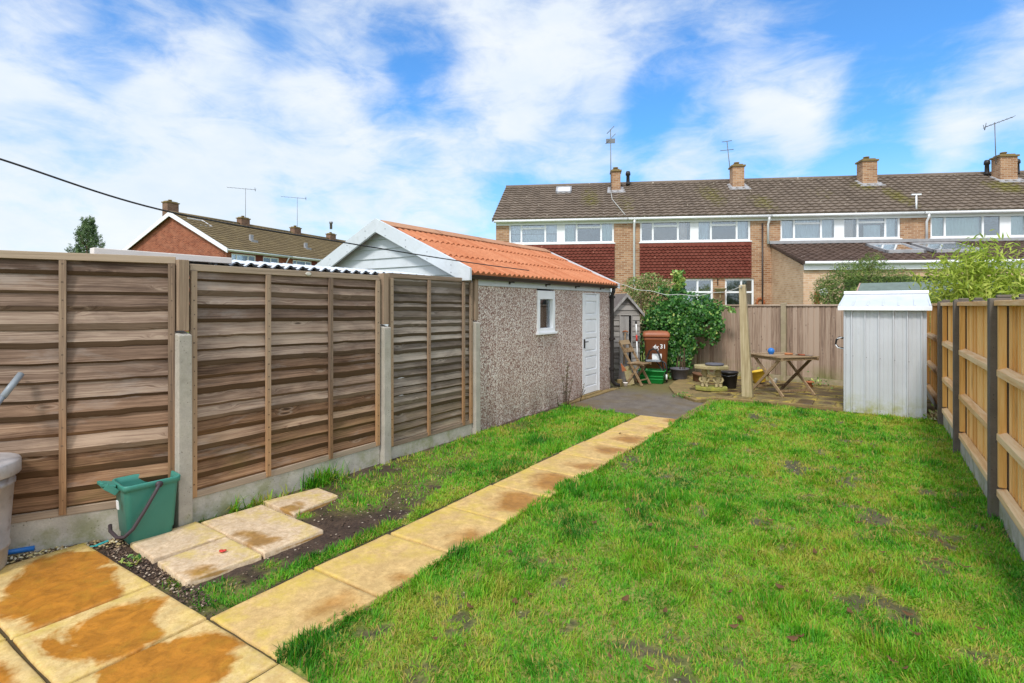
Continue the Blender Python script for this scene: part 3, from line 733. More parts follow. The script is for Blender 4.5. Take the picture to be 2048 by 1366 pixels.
tm = MB(); tm.prism([(-4.16, 7.72), (-2.84, 7.585), (-2.30, 7.585), (-2.27, 9.12), (-2.44, 9.1), (-2.95, 9.65), (-3.3, 10.5), (-3.4, 11.3), (-3.4, 13), (-4.9, 13), (-4.9, 10.1), (-4.16, 9.95)], -.05, .008)
tag(tm.build('tarmac', 'tarmac'), kind='structure')
eg = MB(); rg = random.Random(5); y = 7.6
while y < 9.55:
    eg.bx(-2.295, -2.165, y, y + .195, -.05, .018 + rg.uniform(-.004, .006)); y += .205
a, b = Vector((-4.15, 7.70, 0)), Vector((-4.15, 9.7, 0)); y = 7.75
while y < 9.75:
    eg.bx(-4.19, -4.06, y, y + .29, -.05, .028 + rg.uniform(-.005, .006)); y += .30
tag(eg.build('edging_kerb', 'edging_stone', bevel=.008), kind='structure')
# raised mossy paving across the far end
cells = []
front = [(-3.42, 11.2), (-3.30, 10.45), (-2.98, 9.72), (-2.44, 9.14), (-2.17, 9.58)]
rp = MB(); outl = front + [(-1.0, 9.66), (.78, 9.62), (.82, 12.1), (-.5, 12.38), (-3.45, 12.92)]
rp.prism(outl, -.05, .045); tag(rp.build('rear_paving_edge', 'edging_stone', bevel=.01), kind='structure')
from mathutils import geometry as _g
def inside(x, y, poly):
    c = False; n = len(poly)
    for i in range(n):
        (x1, y1), (x2, y2) = poly[i], poly[i - 1]
        if (y1 > y) != (y2 > y) and x < (x2 - x1) * (y - y1) / (y2 - y1) + x1: c = not c
    return c
cells = []; yy = 9.68
while yy < 12.6:
    h = rg.choice((.3, .45, .45, .6)); xx = -3.6 + rg.uniform(0, .3)
    while xx < .7:
        w = rg.choice((.3, .45, .6, .6)); q = rect(xx, xx + w, yy, yy + h, .009)
        if all(inside(px, py, outl) for px, py in q): cells.append((q, rg.uniform(-.2, .35)))
        xx += w
    yy += h
cells.append(([(-2.72, 9.52), (-2.42, 9.24), (-2.22, 9.6), (-2.5, 9.85)], -.4))
slab_mesh('rear_paving', cells, 'mossy_paving', .03, 'structure', .058, 8)

# gravel and soil crumbs under the near fence
def scatter_stones(n, fn, smin, smax, name, label, cat, mat='gravel_mix'):
    V = []; T = []
    tpl = np.array([(1, 0, 0), (0, 1, 0), (-1, 0, 0), (0, -1, 0), (0, 0, .8), (0, 0, -.8)], float)
    P = []
    for _ in range(n):
        x, y = fn(); s = random.uniform(smin, smax); a = random.uniform(0, 6.3)
        q = tpl * np.array([random.uniform(.7, 1.5), random.uniform(.6, 1.1), random.uniform(.5, .9)]) * s
        q = q + RNG.normal(0, s * .15, q.shape)
        c, sn = math.cos(a), math.sin(a)
        q = np.stack([q[:, 0] * c - q[:, 1] * sn + x, q[:, 0] * sn + q[:, 1] * c + y, q[:, 2] + s * .35], 1); P.append(q); T.append(random.random())
    F = [(0, 1, 4), (1, 2, 4), (2, 3, 4), (3, 0, 4), (1, 0, 5), (2, 1, 5), (3, 2, 5), (0, 3, 5)]
    return tag(npmesh(name, np.array(P), F, np.array(T), mat), label, cat, kind='stuff')
def near_fence():
    t = random.random(); y = .55 + t * 1.35
    x = -4.2 - .4946 * (1.93 - y) + .03 + abs(random.gauss(0, .09)) + (.0 if y < 1.4 else .06 * random.random())
    return x, y
scatter_stones(620, near_fence, .007, .017, 'gravel', 'loose buff gravel along the foot of the near fence panel', 'gravel')
def bare_soil():
    while True:
        x, y = random.uniform(-4.1, -2.95), random.uniform(1.47, 4.4)
        if not (-4.1 < x < -3.18 and 1.53 < y < 2.47) and random.random() < max(.1, 1 - (y - 1.4) / 3): return x, y
def trench():
    return random.uniform(-4.15, -2.95), random.gauss(1.495, .035)
k = [0]
def soilmix():
    k[0] += 1
    return trench() if k[0] % 3 else bare_soil()
scatter_stones(900, soilmix, .004, .012, 'soil_crumbs', 'dark crumbs and small pebbles on the bare soil beside the path', 'soil', 'soil_crumb' if 'soil_crumb' in M else 'gravel_mix')

# ---- fallen leaves on the lawn
leaf0 = None
spots = [(1265, 985), (1300, 1055), (1188, 1050), (1255, 1025), (1540, 1045), (1560, 1180), (1615, 1190), (1585, 1285), (1600, 1280), (1700, 1230), (1815, 1235), (1870, 1125), (1830, 1275), (1960, 1265), (1715, 1050), (1750, 1055), (1765, 1110), (1745, 1150), (1680, 1018), (1735, 1010), (1790, 990), (1905, 1020), (1720, 940), (1675, 918), (1715, 918), (1240, 870), (1020, 1110), (1150, 1145), (1060, 1195), (940, 1220), (870, 1285), (1030, 1210), (1220, 1190), (1250, 1205), (1630, 1110), (1650, 1105), (1460, 1190), (1468, 1260), (1480, 1245), (1220, 1320), (1300, 1345), (1925, 1085), (1930, 1140), (1980, 1110), (1885, 1090), (1785, 1330), (1810, 1345), (1100, 1250), (930, 1300), (1330, 1230), (1900, 1325), (1560, 960), (1800, 960), (1400, 1000), (1640, 1040), (1505, 1125), (1390, 1100)]
for i, (px, py) in enumerate(spots):
    c = on_ground(px, py)
    if leaf0 is None:
        mb = MB(); mb.smooth = True; mb.tint = .42
        def lf(u, v):
            w = math.sin(math.pi * (u * .92 + .04)) * .022
            x = (u - .5) * .075; y = (v - .5) * 2 * w
            return (x, y, .006 * math.cos((v - .5) * 3) + .006 * (u - .5) ** 2 * 6 + .002 * math.sin(u * 9))
        mb.grid(lf, 8, 4); o = mb.build('fallen_leaf', 'dry_leaf', normals=False); leaf0 = o
    else:
        o = leaf0.copy(); COL.objects.link(o)
    o.location = (c.x, c.y, .020); o.rotation_euler = (random.uniform(-.25, .25), random.uniform(-.25, .25), random.uniform(0, 6.3))
    s = random.uniform(.4, .8); o.scale = (s, s * random.uniform(.7, 1.3), s)
    tag(o, 'small curled brown leaf lying in the lawn grass', 'leaf', 'fallen leaves on the lawn')

# ================================================================== FENCES
def lap_panel(parent, x0, x1, z0, z1, mat, seed, battens, name='panel', label=None, pitch=.106):
    """waney-edge overlap panel in local x/z, facing local -y"""
    rg = random.Random(seed)
    mb = MB(); nu = 40; Lx = x1 - x0
    nb = int(round((z1 - z0 - .06) / pitch)); pitch = (z1 - z0 - .05) / nb
    kn = [(rg.uniform(.05, .95), rg.uniform(-.02, .02)) for _ in range(4)]
    ph = [rg.uniform(0, 6) for _ in range(3)]
    slope = rg.uniform(-.02, .02)
    for i in range(nb):
        zb = z0 + .02 + i * pitch
        if rg.random() < .45:
            kn = [(k[0] + rg.uniform(-.05, .05), rg.uniform(-.022, .022)) for k in kn]; ph = [p + rg.uniform(-.8, .8) for p in ph]; slope += rg.uniform(-.012, .012)
        amp = rg.uniform(.0008, .003); dzz = rg.uniform(-.012, .012)
        band = rg.uniform(.014, .048)
        def edge(u):
            w = amp * (math.sin(u * 5 + ph[0]) + .6 * math.sin(u * 11 + ph[1]) + .3 * math.sin(u * 23 + ph[2]))
            for (ku, ka) in kn: w += ka * .4 * math.exp(-((u - ku) / .035) ** 2)
            return w + slope * (u - .5)
        tl = rg.uniform(.0, .004)
        bow = rg.uniform(-.004, .004)
        def fn(u, v):
            x = x0 + Lx * u; e = edge(u) + dzz; b = bow * math.sin(u * 6.3)
            zt = zb + pitch * 1.22
            prof = [(zt, .004), (zb + band + e * .6 + .004, -.020), (zb + band + e * .6, -.021), (zb + e + .004, -.010), (zb + e, -.006), (zb + e + .01, .004)]
            k = round(v * 5); return (x, prof[k][1] - tl + b * (k < 4), prof[k][0])
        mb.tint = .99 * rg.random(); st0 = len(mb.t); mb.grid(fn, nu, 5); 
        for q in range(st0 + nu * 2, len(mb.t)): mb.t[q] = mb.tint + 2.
    root = thing(name, None, None, (0, 0, 0)) if False else None
    p = mb.build(name, mat, parent)
    if label: p['label'] = label
    for z, w in ((z1 - .05, .05), (z0 - .012, .05)):
        fr = MB(); fr.bx(x0, x1, -.036, .012, z, z + w, rg.random()); fr.build('frame_rail', 'rail', p, .003)
    for i, bxx in enumerate(battens):
        b = MB(); w = .038 if 0 < i < len(battens) - 1 else .042
        b.bx(bxx - w / 2, bxx + w / 2, -.048, -.022, z0 + .0, z1 - .052, rg.random())
        b.tint = -.6; zz = z0 + .09
        while zz < z1 - .08:
            b.bx(bxx - .0045 + rg.uniform(-.006, .006), bxx + .0045, -.0492, -.0475, zz, zz + .009); zz += pitch
        b.build('batten', 'batten', p, .003)
    return p
def fence_post(parent, x, zt, ext=None, mat='concrete_post', w=.1, y0=-.09, y1=.04, name='post'):
    mb = MB(); mb.add([(x - w / 2, y0, -.3), (x + w / 2, y0, -.3), (x + w / 2, y1, -.3), (x - w / 2, y1, -.3), (x - w / 2 + .004, y0 + .006, zt - .03), (x + w / 2 - .004, y0 + .006, zt - .03), (x + w / 2 - .004, y1, zt), (x - w / 2 + .004, y1, zt)],
                     [(0, 3, 2, 1), (4, 5, 6, 7), (0, 1, 5, 4), (1, 2, 6, 5), (2, 3, 7, 6), (3, 0, 4, 7)])
    p = mb.build(name, mat, parent, .006)
    if ext:
        e = MB(); e.bx(x - .036, x + .036, -.062, .02, zt + .002, ext, .45); e.build('post_extension', 'batten', p, .004)
    return p
lf = thing('lap_fence', 'tall weathered brown overlap panel fence with concrete posts along the left side', 'fence', (-4.2, 1.93, 0))
# local frame of each run: x along the run, -y towards the lawn
def run(parent, loc, rz):
    return loc, rz
def placed(o, loc, rz):
    o.location = loc; o.rotation_euler = (0, 0, rz); return o
# second and third panel: along +Y (local x -> world y): rotate 90deg, local -y -> world +x
RZ = R(90)
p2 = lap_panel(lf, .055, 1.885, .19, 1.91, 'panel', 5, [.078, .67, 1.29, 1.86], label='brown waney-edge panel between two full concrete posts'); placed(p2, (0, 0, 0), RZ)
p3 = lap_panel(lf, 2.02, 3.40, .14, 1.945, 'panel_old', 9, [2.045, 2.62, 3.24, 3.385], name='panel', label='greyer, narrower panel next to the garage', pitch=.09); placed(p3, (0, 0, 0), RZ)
ang = math.atan2(-.91, -.45)          # near panel swings out towards the house
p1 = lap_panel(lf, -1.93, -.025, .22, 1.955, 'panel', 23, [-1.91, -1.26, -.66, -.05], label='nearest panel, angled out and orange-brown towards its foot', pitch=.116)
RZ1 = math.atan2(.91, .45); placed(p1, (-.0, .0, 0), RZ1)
for xl, zt in ((.0, 1.42), (1.95, 1.41), (3.47, 1.42)):
    o = fence_post(lf, xl, zt, 1.935); placed(o, (0, 0, 0), RZ)
for (a, b, rz, h) in ((.055, 1.895, RZ, .182), (2.005, 3.415, RZ, .132), (-2.0, -.05, RZ1, .212)):
    g = MB(); g.bx(a, b, -.03, .02, -.2, h); placed(g.build('gravel_board', 'concrete_gravel_board', lf, .005), (0, 0, 0), rz)
for (px, py, rz) in ((1.05, 1.885, RZ), (-1.06, 1.93, RZ1)):
    bd = MB(); bd.xf = Matrix.Translation((px, -.0385, py)) @ Matrix.Rotation(R(90), 4, 'X'); bd.lathe([(.03, 0), (.03, .003), (.02, .004)], (0, 0, 0), 18, True, 1., .55)
    placed(bd.build('oval_badge', 'oval_badge', lf), (0, 0, 0), rz)

# new timber fence on the right: rails and posts on the lawn side
rf = thing('close_board_fence', 'new golden timber fence with horizontal rails and dark concrete posts on the right', 'fence', (.78, 9.3, 0))
ys = [2.62, 0., -1.70, -3.85, -5.95]
for k, (a, b) in enumerate(zip(ys[:-1], ys[1:])):
    mb = MB(); y = a - .07; i = 0
    while y > b + .06:
        w = random.uniform(.092, .108); ye = max(y - w - .015, b + .05)
        mb.tint = random.random()
        mb.add([(.062, y, .2), (.050, ye, .2), (.070, ye, .2), (.078, y, .2), (.062, y, 1.60), (.050, ye, 1.60), (.070, ye, 1.60), (.078, y, 1.60)], [(0, 3, 2, 1), (4, 5, 6, 7), (0, 1, 5, 4), (1, 2, 6, 5), (2, 3, 7, 6), (3, 0, 4, 7)])
        y -= w; i += 1
    p = mb.build('board_panel', 'new', rf)
    for z in (1.10, .62, .20): 
        rl = MB(); rl.tint = random.random(); rl.extrude([(.048, a - .05, z - .045), (-.005, a - .05, z - .028), (-.005, a - .05, z + .022), (.048, a - .05, z + .045)], (0, b - a + .10, 0))
        rl.build('rail', 'new_rail', p, .003)
    cp = MB(); cp.bx(-.02, .095, a - .05, b + .05, 1.602, 1.640, random.random()); cp.build('capping', 'new_rail', p, .003)
    for yy in (a - .075, b + .075): bt = MB(); bt.bx(.0, .047, yy - .024, yy + .024, .25, 1.60, random.random()); bt.build('end_batten', 'new', p, .003)
    g = MB(); g.bx(.01, .07, a - .045, b + .045, -.2, .153); g.build('gravel_board', 'concrete_gravel_board', rf, .005)
for y in ys[1:4]:
    mb = MB(); mb.bx(-.045, .085, y - .05, y + .05, -.3, 1.66); mb.bx(.0, .085, y - .028, y + .028, 1.66, 1.685)
    mb.build('post', 'dark_weathered_post', rf, .008)
    mb = MB(); mb.bx(.115, .215, y - .05, y + .05, -.3, 1.665); mb.bx(.13, .2, y - .03, y + .03, 1.665, 1.69)
    mb.build('post', 'dark_weathered_post', rf, .008)

# old close-board fence across the end
A, B = Vector((-4.75, 13.06, 0)), Vector((.82, 12.06, 0))
bf = thing('feather_edge_fence', 'old grey vertical board fence with capping rail across the far end', 'fence', A[:], math.atan2(B.y - A.y, B.x - A.x))
Lb = (B - A).length
posts = [.05, 1.35, 3.24 - .0, 5.2]
u_post = (Vector((-1.53, 12.48, 0)) - A).length; posts = [.04, u_post - 1.95, u_post, Lb - .06]
for a, b in zip(posts[:-1], posts[1:]):
    mb = MB(); x = a + .055
    while x < b - .06:
        w = random.uniform(.085, .105); mb.tint = random.random(); xe = min(x + w + .012, b - .05)
        mb.add([(x, -.004, .16), (xe, -.022, .16), (xe, .0, .16), (x, .004, .16), (x, -.004, 1.60), (xe, -.022, 1.60), (xe, .0, 1.60), (x, .004, 1.60)], [(0, 1, 2, 3), (7, 6, 5, 4), (0, 4, 5, 1), (1, 5, 6, 2), (2, 6, 7, 3), (3, 7, 4, 0)])
        x += w
    p = mb.build('board_panel', 'back', bf)
    cp = MB(); cp.bx(a + .05, b - .05, -.045, .03, 1.602, 1.632); cp.build('capping', 'back_rail', p, .003)
    g = MB(); g.bx(a + .05, b - .05, -.03, .02, -.1, .155); g.build('gravel_board', 'mossy_post', bf, .005)
for x in posts[1:3]:
    mb = MB(); mb.bx(x - .05, x + .05, -.065, .04, -.2, 1.66); mb.build('post', 'mossy_post', bf, .01)

# ================================================================== GARAGE
ga = thing('garage', 'pebbledashed garage with orange tile-effect roof and white side door', 'garage', (-4.2, 5.3, 0))
GW, GL, GE = 3.0, 4.40, 1.99      # local: x from -GW to 0, y from 0 to GL
dy0, dy1, dz1 = 3.20, 3.90, 1.83  # side door
wy0, wy1, wz0, wz1 = 1.66, 2.19, 1.20, 1.835
mb = MB()
T = .1
for (a, b, z0, z1) in ((0, wy0, 0, 1.86), (wy0, wy1, 0, wz0), (wy1, dy0, 0, 1.86), (dy0, dy1, dz1, 1.86), (dy1, GL, 0, 1.86)):
    mb.bx(-T, 0, a, b, z0 - (.05 if z0 == 0 else 0), z1)
mb.bx(-GW, -GW + T, 0, GL, -.05, 1.86); mb.bx(-GW + T, -T, GL - T, GL, -.05, 1.86)
for (a, b) in ((-GW + T, -GW + .45), (-.45, -T)): mb.bx(a, b, 0, T, -.05, 1.86)
mb.build('wall', 'pebbledash_render', ga)
fl = MB(); fl.bx(-GW + T, -T, T, GL - T, -.05, .02); fl.build('floor', 'tarmac', ga)
gd = MB(); gd.bx(-GW + .45, -.45, .03, .07, .0, 1.86); gd.build('garage_door', 'white_boards', ga)
fa = MB(); fa.bx(-.06, .018, .0, GL - .05, 1.862, 2.0); fa.build('fascia', 'white_boards', ga, .004); fa = MB(); fa.bx(-GW - .018, -GW + .06, 0, GL - .05, 1.862, 2.0); fa.build('fascia', 'white_boards', ga, .004)
# gable boarding
RX, RZ_ = -1.5, 2.70
gb = MB(); z = 1.862
while z < RZ_ - .1:
    z1 = min(z + .135, RZ_ - .04); hw0 = (RZ_ - z) / (RZ_ - 1.99) * 1.5; hw1 = (RZ_ - z1) / (RZ_ - 1.99) * 1.5
    hw0 = min(hw0, 1.5); hw1 = min(hw1, 1.5)
    gb.add([(RX - hw0, -.02, z), (RX + hw0, -.02, z), (RX + hw1, .0, z1), (RX - hw1, .0, z1), (RX - hw0, .03, z), (RX + hw0, .03, z), (RX + hw1, .03, z1), (RX - hw1, .03, z1)],
           [(0, 1, 2, 3), (5, 4, 7, 6), (0, 4, 5, 1), (2, 6, 7, 3), (1, 5, 6, 2), (0, 3, 7, 4)])
    z = z1
gb.build('gable_boarding', 'white_boards', ga)
gb = MB(); gb.extrude([(RX - 1.5, GL - .05, 1.862), (RX + 1.5, GL - .05, 1.862), (RX, GL - .05, RZ_ - .03)], (0, .05, 0)); gb.build('rear_gable', 'white_boards', ga)

def tile_slope(mb, x0, x1, p0, p1, w, courses, lip=.03, amp=.02, seg=6, axis='x', rg=random.Random(3), tintw=True):
    """profiled tiles: columns along `axis` from x0 to x1, eave point p0=(c,z) up to ridge p1"""
    n = max(1, round((x1 - x0) / w)); nu = n * seg
    dc, dzv = p1[0] - p0[0], p1[1] - p0[1]; ln = math.hypot(dc, dzv); nc, nz = -dzv / ln, dc / ln
    if nz < 0: nc, nz = -nc, -nz
    for j in range(courses):
        vs = []
        tt = [rg.random() for _ in range(n)]
        for (v, h) in ((j / courses, -.004), (j / courses, lip), ((j + 1) / courses, .002)):
            for i in range(nu + 1):
                u = i / nu; wv = amp * (.5 + .5 * math.sin(2 * math.pi * (i % seg) / seg)) if h > -.003 else 0
                hh = h + wv * 1.0
                c = p0[0] + dc * v + nc * hh; z = p0[1] + dzv * v + nz * hh; a = x0 + (x1 - x0) * u
                vs.append((a, c, z) if axis == 'x' else (c, a, z))
        b = len(mb.v); m = nu + 1
        fs = []; ts = []
        for r in range(2):
            for i in range(nu):
                fs.append((r * m + i, r * m + i + 1, (r + 1) * m + i + 1, (r + 1) * m + i)); ts.append(tt[i // seg])
        st = len(mb.t); mb.add(vs, fs); mb.t[st:] = ts
    return mb
rm = MB()
tile_slope(rm, -.12, GL + .06, (.12, 1.985), (RX, RZ_ + .03), .118, 3, .022, .034, 6, 'y')
tile_slope(rm, -.12, GL + .06, (-GW - .12, 1.985), (RX, RZ_ + .03), .118, 3, .022, .034, 6, 'y')
rm.extrude([(.10, -.10, 1.97), (RX, -.10, RZ_ + .0), (RX, -.10, RZ_ + .015), (.10, -.10, 1.985)], (0, GL + .14, 0)); rm.extrude([(-GW - .10, -.10, 1.97), (RX, -.10, RZ_ + .0), (RX, -.10, RZ_ + .015), (-GW - .10, -.10, 1.985)], (0, GL + .14, 0))
rm.build('roof', 'orange_roof_sheet', ga)
rc = MB(); y = -.06
while y < GL + .02:
    ln = min(1.1, GL + .06 - y)
    for s in (-1, 1): rc.extrude([(RX, y, RZ_ + .085), (RX + s * .16, y, RZ_ + .0), (RX + s * .165, y, RZ_ + .012), (RX, y, RZ_ + .1)], (0, ln - .01 + .04, 0))
    y += ln
    rc.tint = random.random()
rc.build('ridge_capping', 'ridge_sheet', ga)
for yb in (-.16, GL + .06):
    for s in (-1, 1):
        bb = MB(); e = RX + s * 1.66
        bb.extrude([(RX, yb, RZ_ + .11), (e, yb, 2.06), (e, yb, 1.91), (e - s * .14, yb, 1.91), (RX, yb, RZ_ - .08)] if yb < 0 else [(RX, yb, RZ_ + .09), (e, yb, 2.03), (e, yb, 1.93), (RX, yb, RZ_ - .03)], (0, .035, 0))
        p = bb.build('bargeboard', 'white_boards', ga, .003)
        if yb < 0:
            sc = MB()
            for q in (.12, .35, .58, .82):
                for dd in (.03, .12):
                    sc.xf = Matrix.Translation((RX + (e - RX) * q, yb - .002, (RZ_ + .10) + (2.03 - RZ_ - .10) * q - dd - .03)) @ Matrix.Rotation(R(90), 4, 'X'); sc.lathe([(.007, 0), (.005, .004)], n=8)
            sc.build('screw', 'steel_rod', p)
gt = MB(); gt.smooth = True
def gut(u, v):
    a = math.pi + math.pi * v; return (.075 + .052 * math.cos(a), -.05 + (GL + .12) * u, 1.985 + .052 * math.sin(a))
gt.grid(gut, 1, 8); gt.smooth = False
def gut2(u, v):
    a = math.pi + math.pi * v; return (.075 + .047 * math.cos(a), -.05 + (GL + .12) * u, 1.987 + .047 * math.sin(a))
gt.grid(gut2, 1, 8)
for y in (.9, 1.9, 2.9, 3.9): gt.bx(.018, .03, y - .015, y + .015, 1.90, 1.985); gt.bar((.03, y, 1.93), (.1, y, 1.925), .02, .015)
gt.build('gutter', 'gutter_plastic', ga, normals=False)
dp = MB(); yd = GL - .02; dp.tube([(.08, yd, 1.94), (.075, yd, 1.88), (.045, yd, 1.80), (.045, yd, .25), (.05, yd + .01, .16), (.09, yd + .06, .09), (.15, yd + .12, .07)], .036, 10)
for z in (1.75, .95, .38): dp.bx(.0, .09, yd - .045, yd + .045, z, z + .04)
dp.build('downpipe', 'black_plastic', ga)
# window
wf = MB()
for (a, b, c, d) in ((wy0, wy1, wz0, wz0 + .06), (wy0, wy1, wz1 - .13, wz1), (wy0, wy0 + .07, wz0 + .06, wz1 - .13), (wy1 - .07, wy1, wz0 + .06, wz1 - .13)): wf.bx(-.07, .022, a, b, c, d)
wn = wf.build('window', 'white_upvc', ga, .004)
s_ = MB(); s_.bx(-.02, .05, wy0 - .03, wy1 + .03, wz0 - .035, wz0 - .002); s_.build('sill', 'white_upvc', wn, .004)
g_ = MB(); g_.bx(-.045, -.038, wy0 + .07, wy1 - .07, wz0 + .06, wz1 - .13); g_.build('pane', 'window_glass', wn)
# door with five sunk panels
dr = MB(); yc0, yc1 = dy0 + .02, dy1 - .02; st = .11
dr.bx(-.055, -.02, yc0, yc1, .05, dz1 - .02)
dr.bx(-.02, .0, yc0, yc0 + st, .05, dz1 - .02); dr.bx(-.02, .0, yc1 - st, yc1, .05, dz1 - .02)
npn = 5; ph = (dz1 - .07 - .12) / npn
for i in range(npn + 1):
    zc = .05 + i * ph; dr.bx(-.02, .0, yc0 + st, yc1 - st, zc, zc + .09 if i else zc + .12)
    if i < npn: dr.bx(-.02, -.003, yc0 + st + .022, yc1 - st - .022, zc + (.112 if i else .142), zc + ph - .022)
do = dr.build('door', 'white_upvc', ga, .006)
fr_ = MB(); fr_.bx(-.08, .006, dy0, yc0 - .003, .0, dz1); fr_.bx(-.08, .006, yc1 + .003, dy1, 0, dz1); fr_.bx(-.08, .006, yc0, yc1, dz1 - .017, dz1); fr_.build('door_frame', 'white_upvc', ga, .003)
hd = MB(); hd.bx(.0, .012, yc0 + .03, yc0 + .07, .86, 1.02); hd.bar((.03, yc0 + .05, .97), (.03, yc0 + .15, .97), .014, .014); hd.bar((.01, yc0 + .05, .97), (.035, yc0 + .05, .97), .014, .014); hd.build('handle', 'black_plastic', do, .002)
sl_ = MB(); sl_.bx(-.02, .05, dy0 - .04, dy1 + .04, .0, .045); sl_.build('door_step', 'edging_stone', ga, .006)

# neighbour's corrugated lean-to roof just over the fence
lt = thing('lean_to_roof', 'white corrugated lean-to roof edge showing above the brown fence', 'lean-to', (-4.5, 1.5, 0))
def corr(u, v): 
    y = .80 + 2.75 * u; return (-.5 * v, y, 1.961 + .016 * math.cos(2 * math.pi * y / .128) + .062 * v)
mb = MB(); mb.smooth = True; mb.grid(corr, 260, 2)
mb.grid(lambda u, v: (lambda p: (p[0], p[1], p[2] - .011))(corr(u, v)), 260, 2)
mb.build('roof_sheet', 'white_boards', lt, normals=False)
mb = MB(); mb.bx(-.05, .02, -.0, .97, 1.955, 2.005); mb.build('edge_trim', 'white_sheet_trim', lt, .004)
mb = MB(); mb.bx(-.10, -.04, .0, 3.55, 1.86, 1.968); mb.build('cavity_shade_beam', 'black_plastic', lt)  # black beam placed as the shade seen under the corrugations
for y in (.1, 3.4): 
    mb = MB(); mb.bx(-.1, -.02, y - .04, y + .04, -.06, 1.858); mb.build('post', 'post', lt)

# ================================================================== TERRACE ACROSS THE END
TF = Vector((-SN * 22, CS * 22, 0)); UDIR = Vector((CS, SN, 0)) * .9918 - Vector((-SN, CS, 0)) * .1276
T_RZ = math.atan2(UDIR.y, UDIR.x)
def fac(px):
    k = (px - PCX) / FP; d = 22 / (1 + .1286 * k); return k * d / .9918, d
def fu(px): return fac(px)[0]
def fu2(px, y):
    k = (px - PCX) / FP; return (k * (22 + .9918 * y) - .1276 * y) / (.9918 + .1276 * k)
def fz2(px, py, y): return CAMH + (HZ - py) / FP * (22 - .1276 * fu2(px, y) + .9918 * y)
CY = 2.85
def chim_at(px, py, w): return (fu2(px, CY), w, fz2(px, py, CY) - 7.28)
def fz(px, py): return CAMH + (HZ - py) / FP * fac(px)[1]
EAVE, RIDGE, HALF = 5.08, 7.28, 3.85
def window_unit(parent, u0, u1, z0, z1, lights, y=.06, curtain=None, name='window', dep=.07, sill=True, cover=.3):
    """white frame; lights = list of (relative width, transom?)"""
    fr = MB(); gl = MB(); w = .07
    fr.bx(u0, u1, y - .02, y + dep, z0, z0 + w); fr.bx(u0, u1, y - .02, y + dep, z1 - w, z1)
    tot = sum(l[0] for l in lights); x = u0; edges = [u0]
    for l in lights: x += (u1 - u0) * l[0] / tot; edges.append(x)
    for i, e in enumerate(edges):
        ww = w if 0 < i < len(edges) - 1 else w / 1.0
        a = e if i == 0 else e - ww / 2 if i < len(edges) - 1 else e - ww
        fr.bx(a, a + ww, y - .018, y + dep - .002, z0 + w, z1 - w)
    for i, l in enumerate(lights):
        a, b = edges[i], edges[i + 1]
        if l[1] == 'solid': fr.bx(a + .03, b - .03, y - .014, y + .03, z0 + w, z1 - w); continue
        if l[1]: zt = z0 + (z1 - z0) * l[1]; fr.bx(a + .03, b - .03, y - .022, y + dep - .004, zt - .035, zt + .035)
        gl.bx(a + .03, b - .03, y + .012, y + .018, z0 + w - .01, z1 - w + .01)
    o = fr.build(name, 'white_upvc', parent)
    if gl.v: gl.build('pane', 'window_glass', o)
    if sill:
        s = MB(); s.bx(u0 - .04, u1 + .04, -.05, y, z0 - .04, z0 - .002); s.build('sill', 'white_upvc', o)
    for (c0, c1, zc0, zc1, mt) in (curtain or []):
        c = MB(); c.smooth = True; a, b = u0 + (u1 - u0) * c0, u0 + (u1 - u0) * c1
        nn = max(6, int((b - a) / .03)); frq = random.uniform(50, 65)
        c.grid(lambda u, v: (a + (b - a) * u, y + .16 + .03 * math.sin(a * 7 + u * (b - a) * frq) + .01 * math.sin(u * 31), z0 + (z1 - z0) * (zc0 + (zc1 - zc0) * v)), nn, 2)
        c.build('curtain', mt, o, normals=False)
    return o
def hung_tiles(parent, u0, u1, z0, z1):
    mb = MB(); w = .165; rowh = .105; nr = int((z1 - z0) / rowh); rowh = (z1 - z0) / nr
    for r in range(nr):
        zt = z1 - r * rowh; off = (w / 2) * (r % 2); x = u0 - off
        while x < u1 - .01:
            a, b = max(x, u0), min(x + w - .004, u1)
            if b - a > .02:
                zb = zt - rowh * 1.42
                if zb < z0 - .02: zb = z0 - .02
                m_ = .4 * rowh; mb.tint = random.random()
                pts = [(a, zt)] + [(a + (b - a) * q, zb + m_ * (1 - math.sin(math.pi * (.12 + .76 * q))) * 1.2) for q in (0, .2, .4, .6, .8, 1)] + [(b, zt)]
                f_ = [(px, -.035 - .045 * (zt - pz) / rowh, pz) for px, pz in pts]; bk = [(px, yy + .012, pz) for px, yy, pz in f_]
                n = len(f_); mb.add(f_ + bk, [tuple(range(n)), tuple(reversed(range(n, 2 * n)))] + [(i, n + i, n + (i + 1) % n, (i + 1) % n) for i in range(n)])
            x += w
    o = mb.build('hung_tiles', 'red_hung_tile', parent, normals=False)
    return o
def chimney(parent, u, wid=.62, h=1.05, dpt=.8, mat='buff_brick', yc=None, zr=None, pots=1):
    yc = CY + .55 if yc is None else yc; zr = RIDGE if zr is None else zr
    mb = MB(); mb.bx(u - wid / 2, u + wid / 2, yc - .55, yc - .05, zr - 1.2, zr + h)
    c = mb.build('chimney', mat, parent)
    cp = MB(); cp.bx(u - wid / 2 - .05, u + wid / 2 + .05, yc - .60, yc, zr + h + .002, zr + h + .07); cp.bx(u - wid / 2 + .04, u + wid / 2 - .04, yc - .50, yc - .10, zr + h + .072, zr + h + .13); cp.build('cap', 'edging_stone', c)
    if pots:
        pt = MB(); pt.lathe([(.11, 0), (.10, .16), (.12, .17), (.12, .2)], (u, yc - .25, zr + h + .05), 10); pt.build('pot', 'edging_stone', c)
    fl = MB(); fl.bx(u - wid / 2 - .16, u + wid / 2 + .16, yc - .80, yc - .50, zr - .42, zr - .24)
    fl.xf = Matrix.Identity(4)
    return c
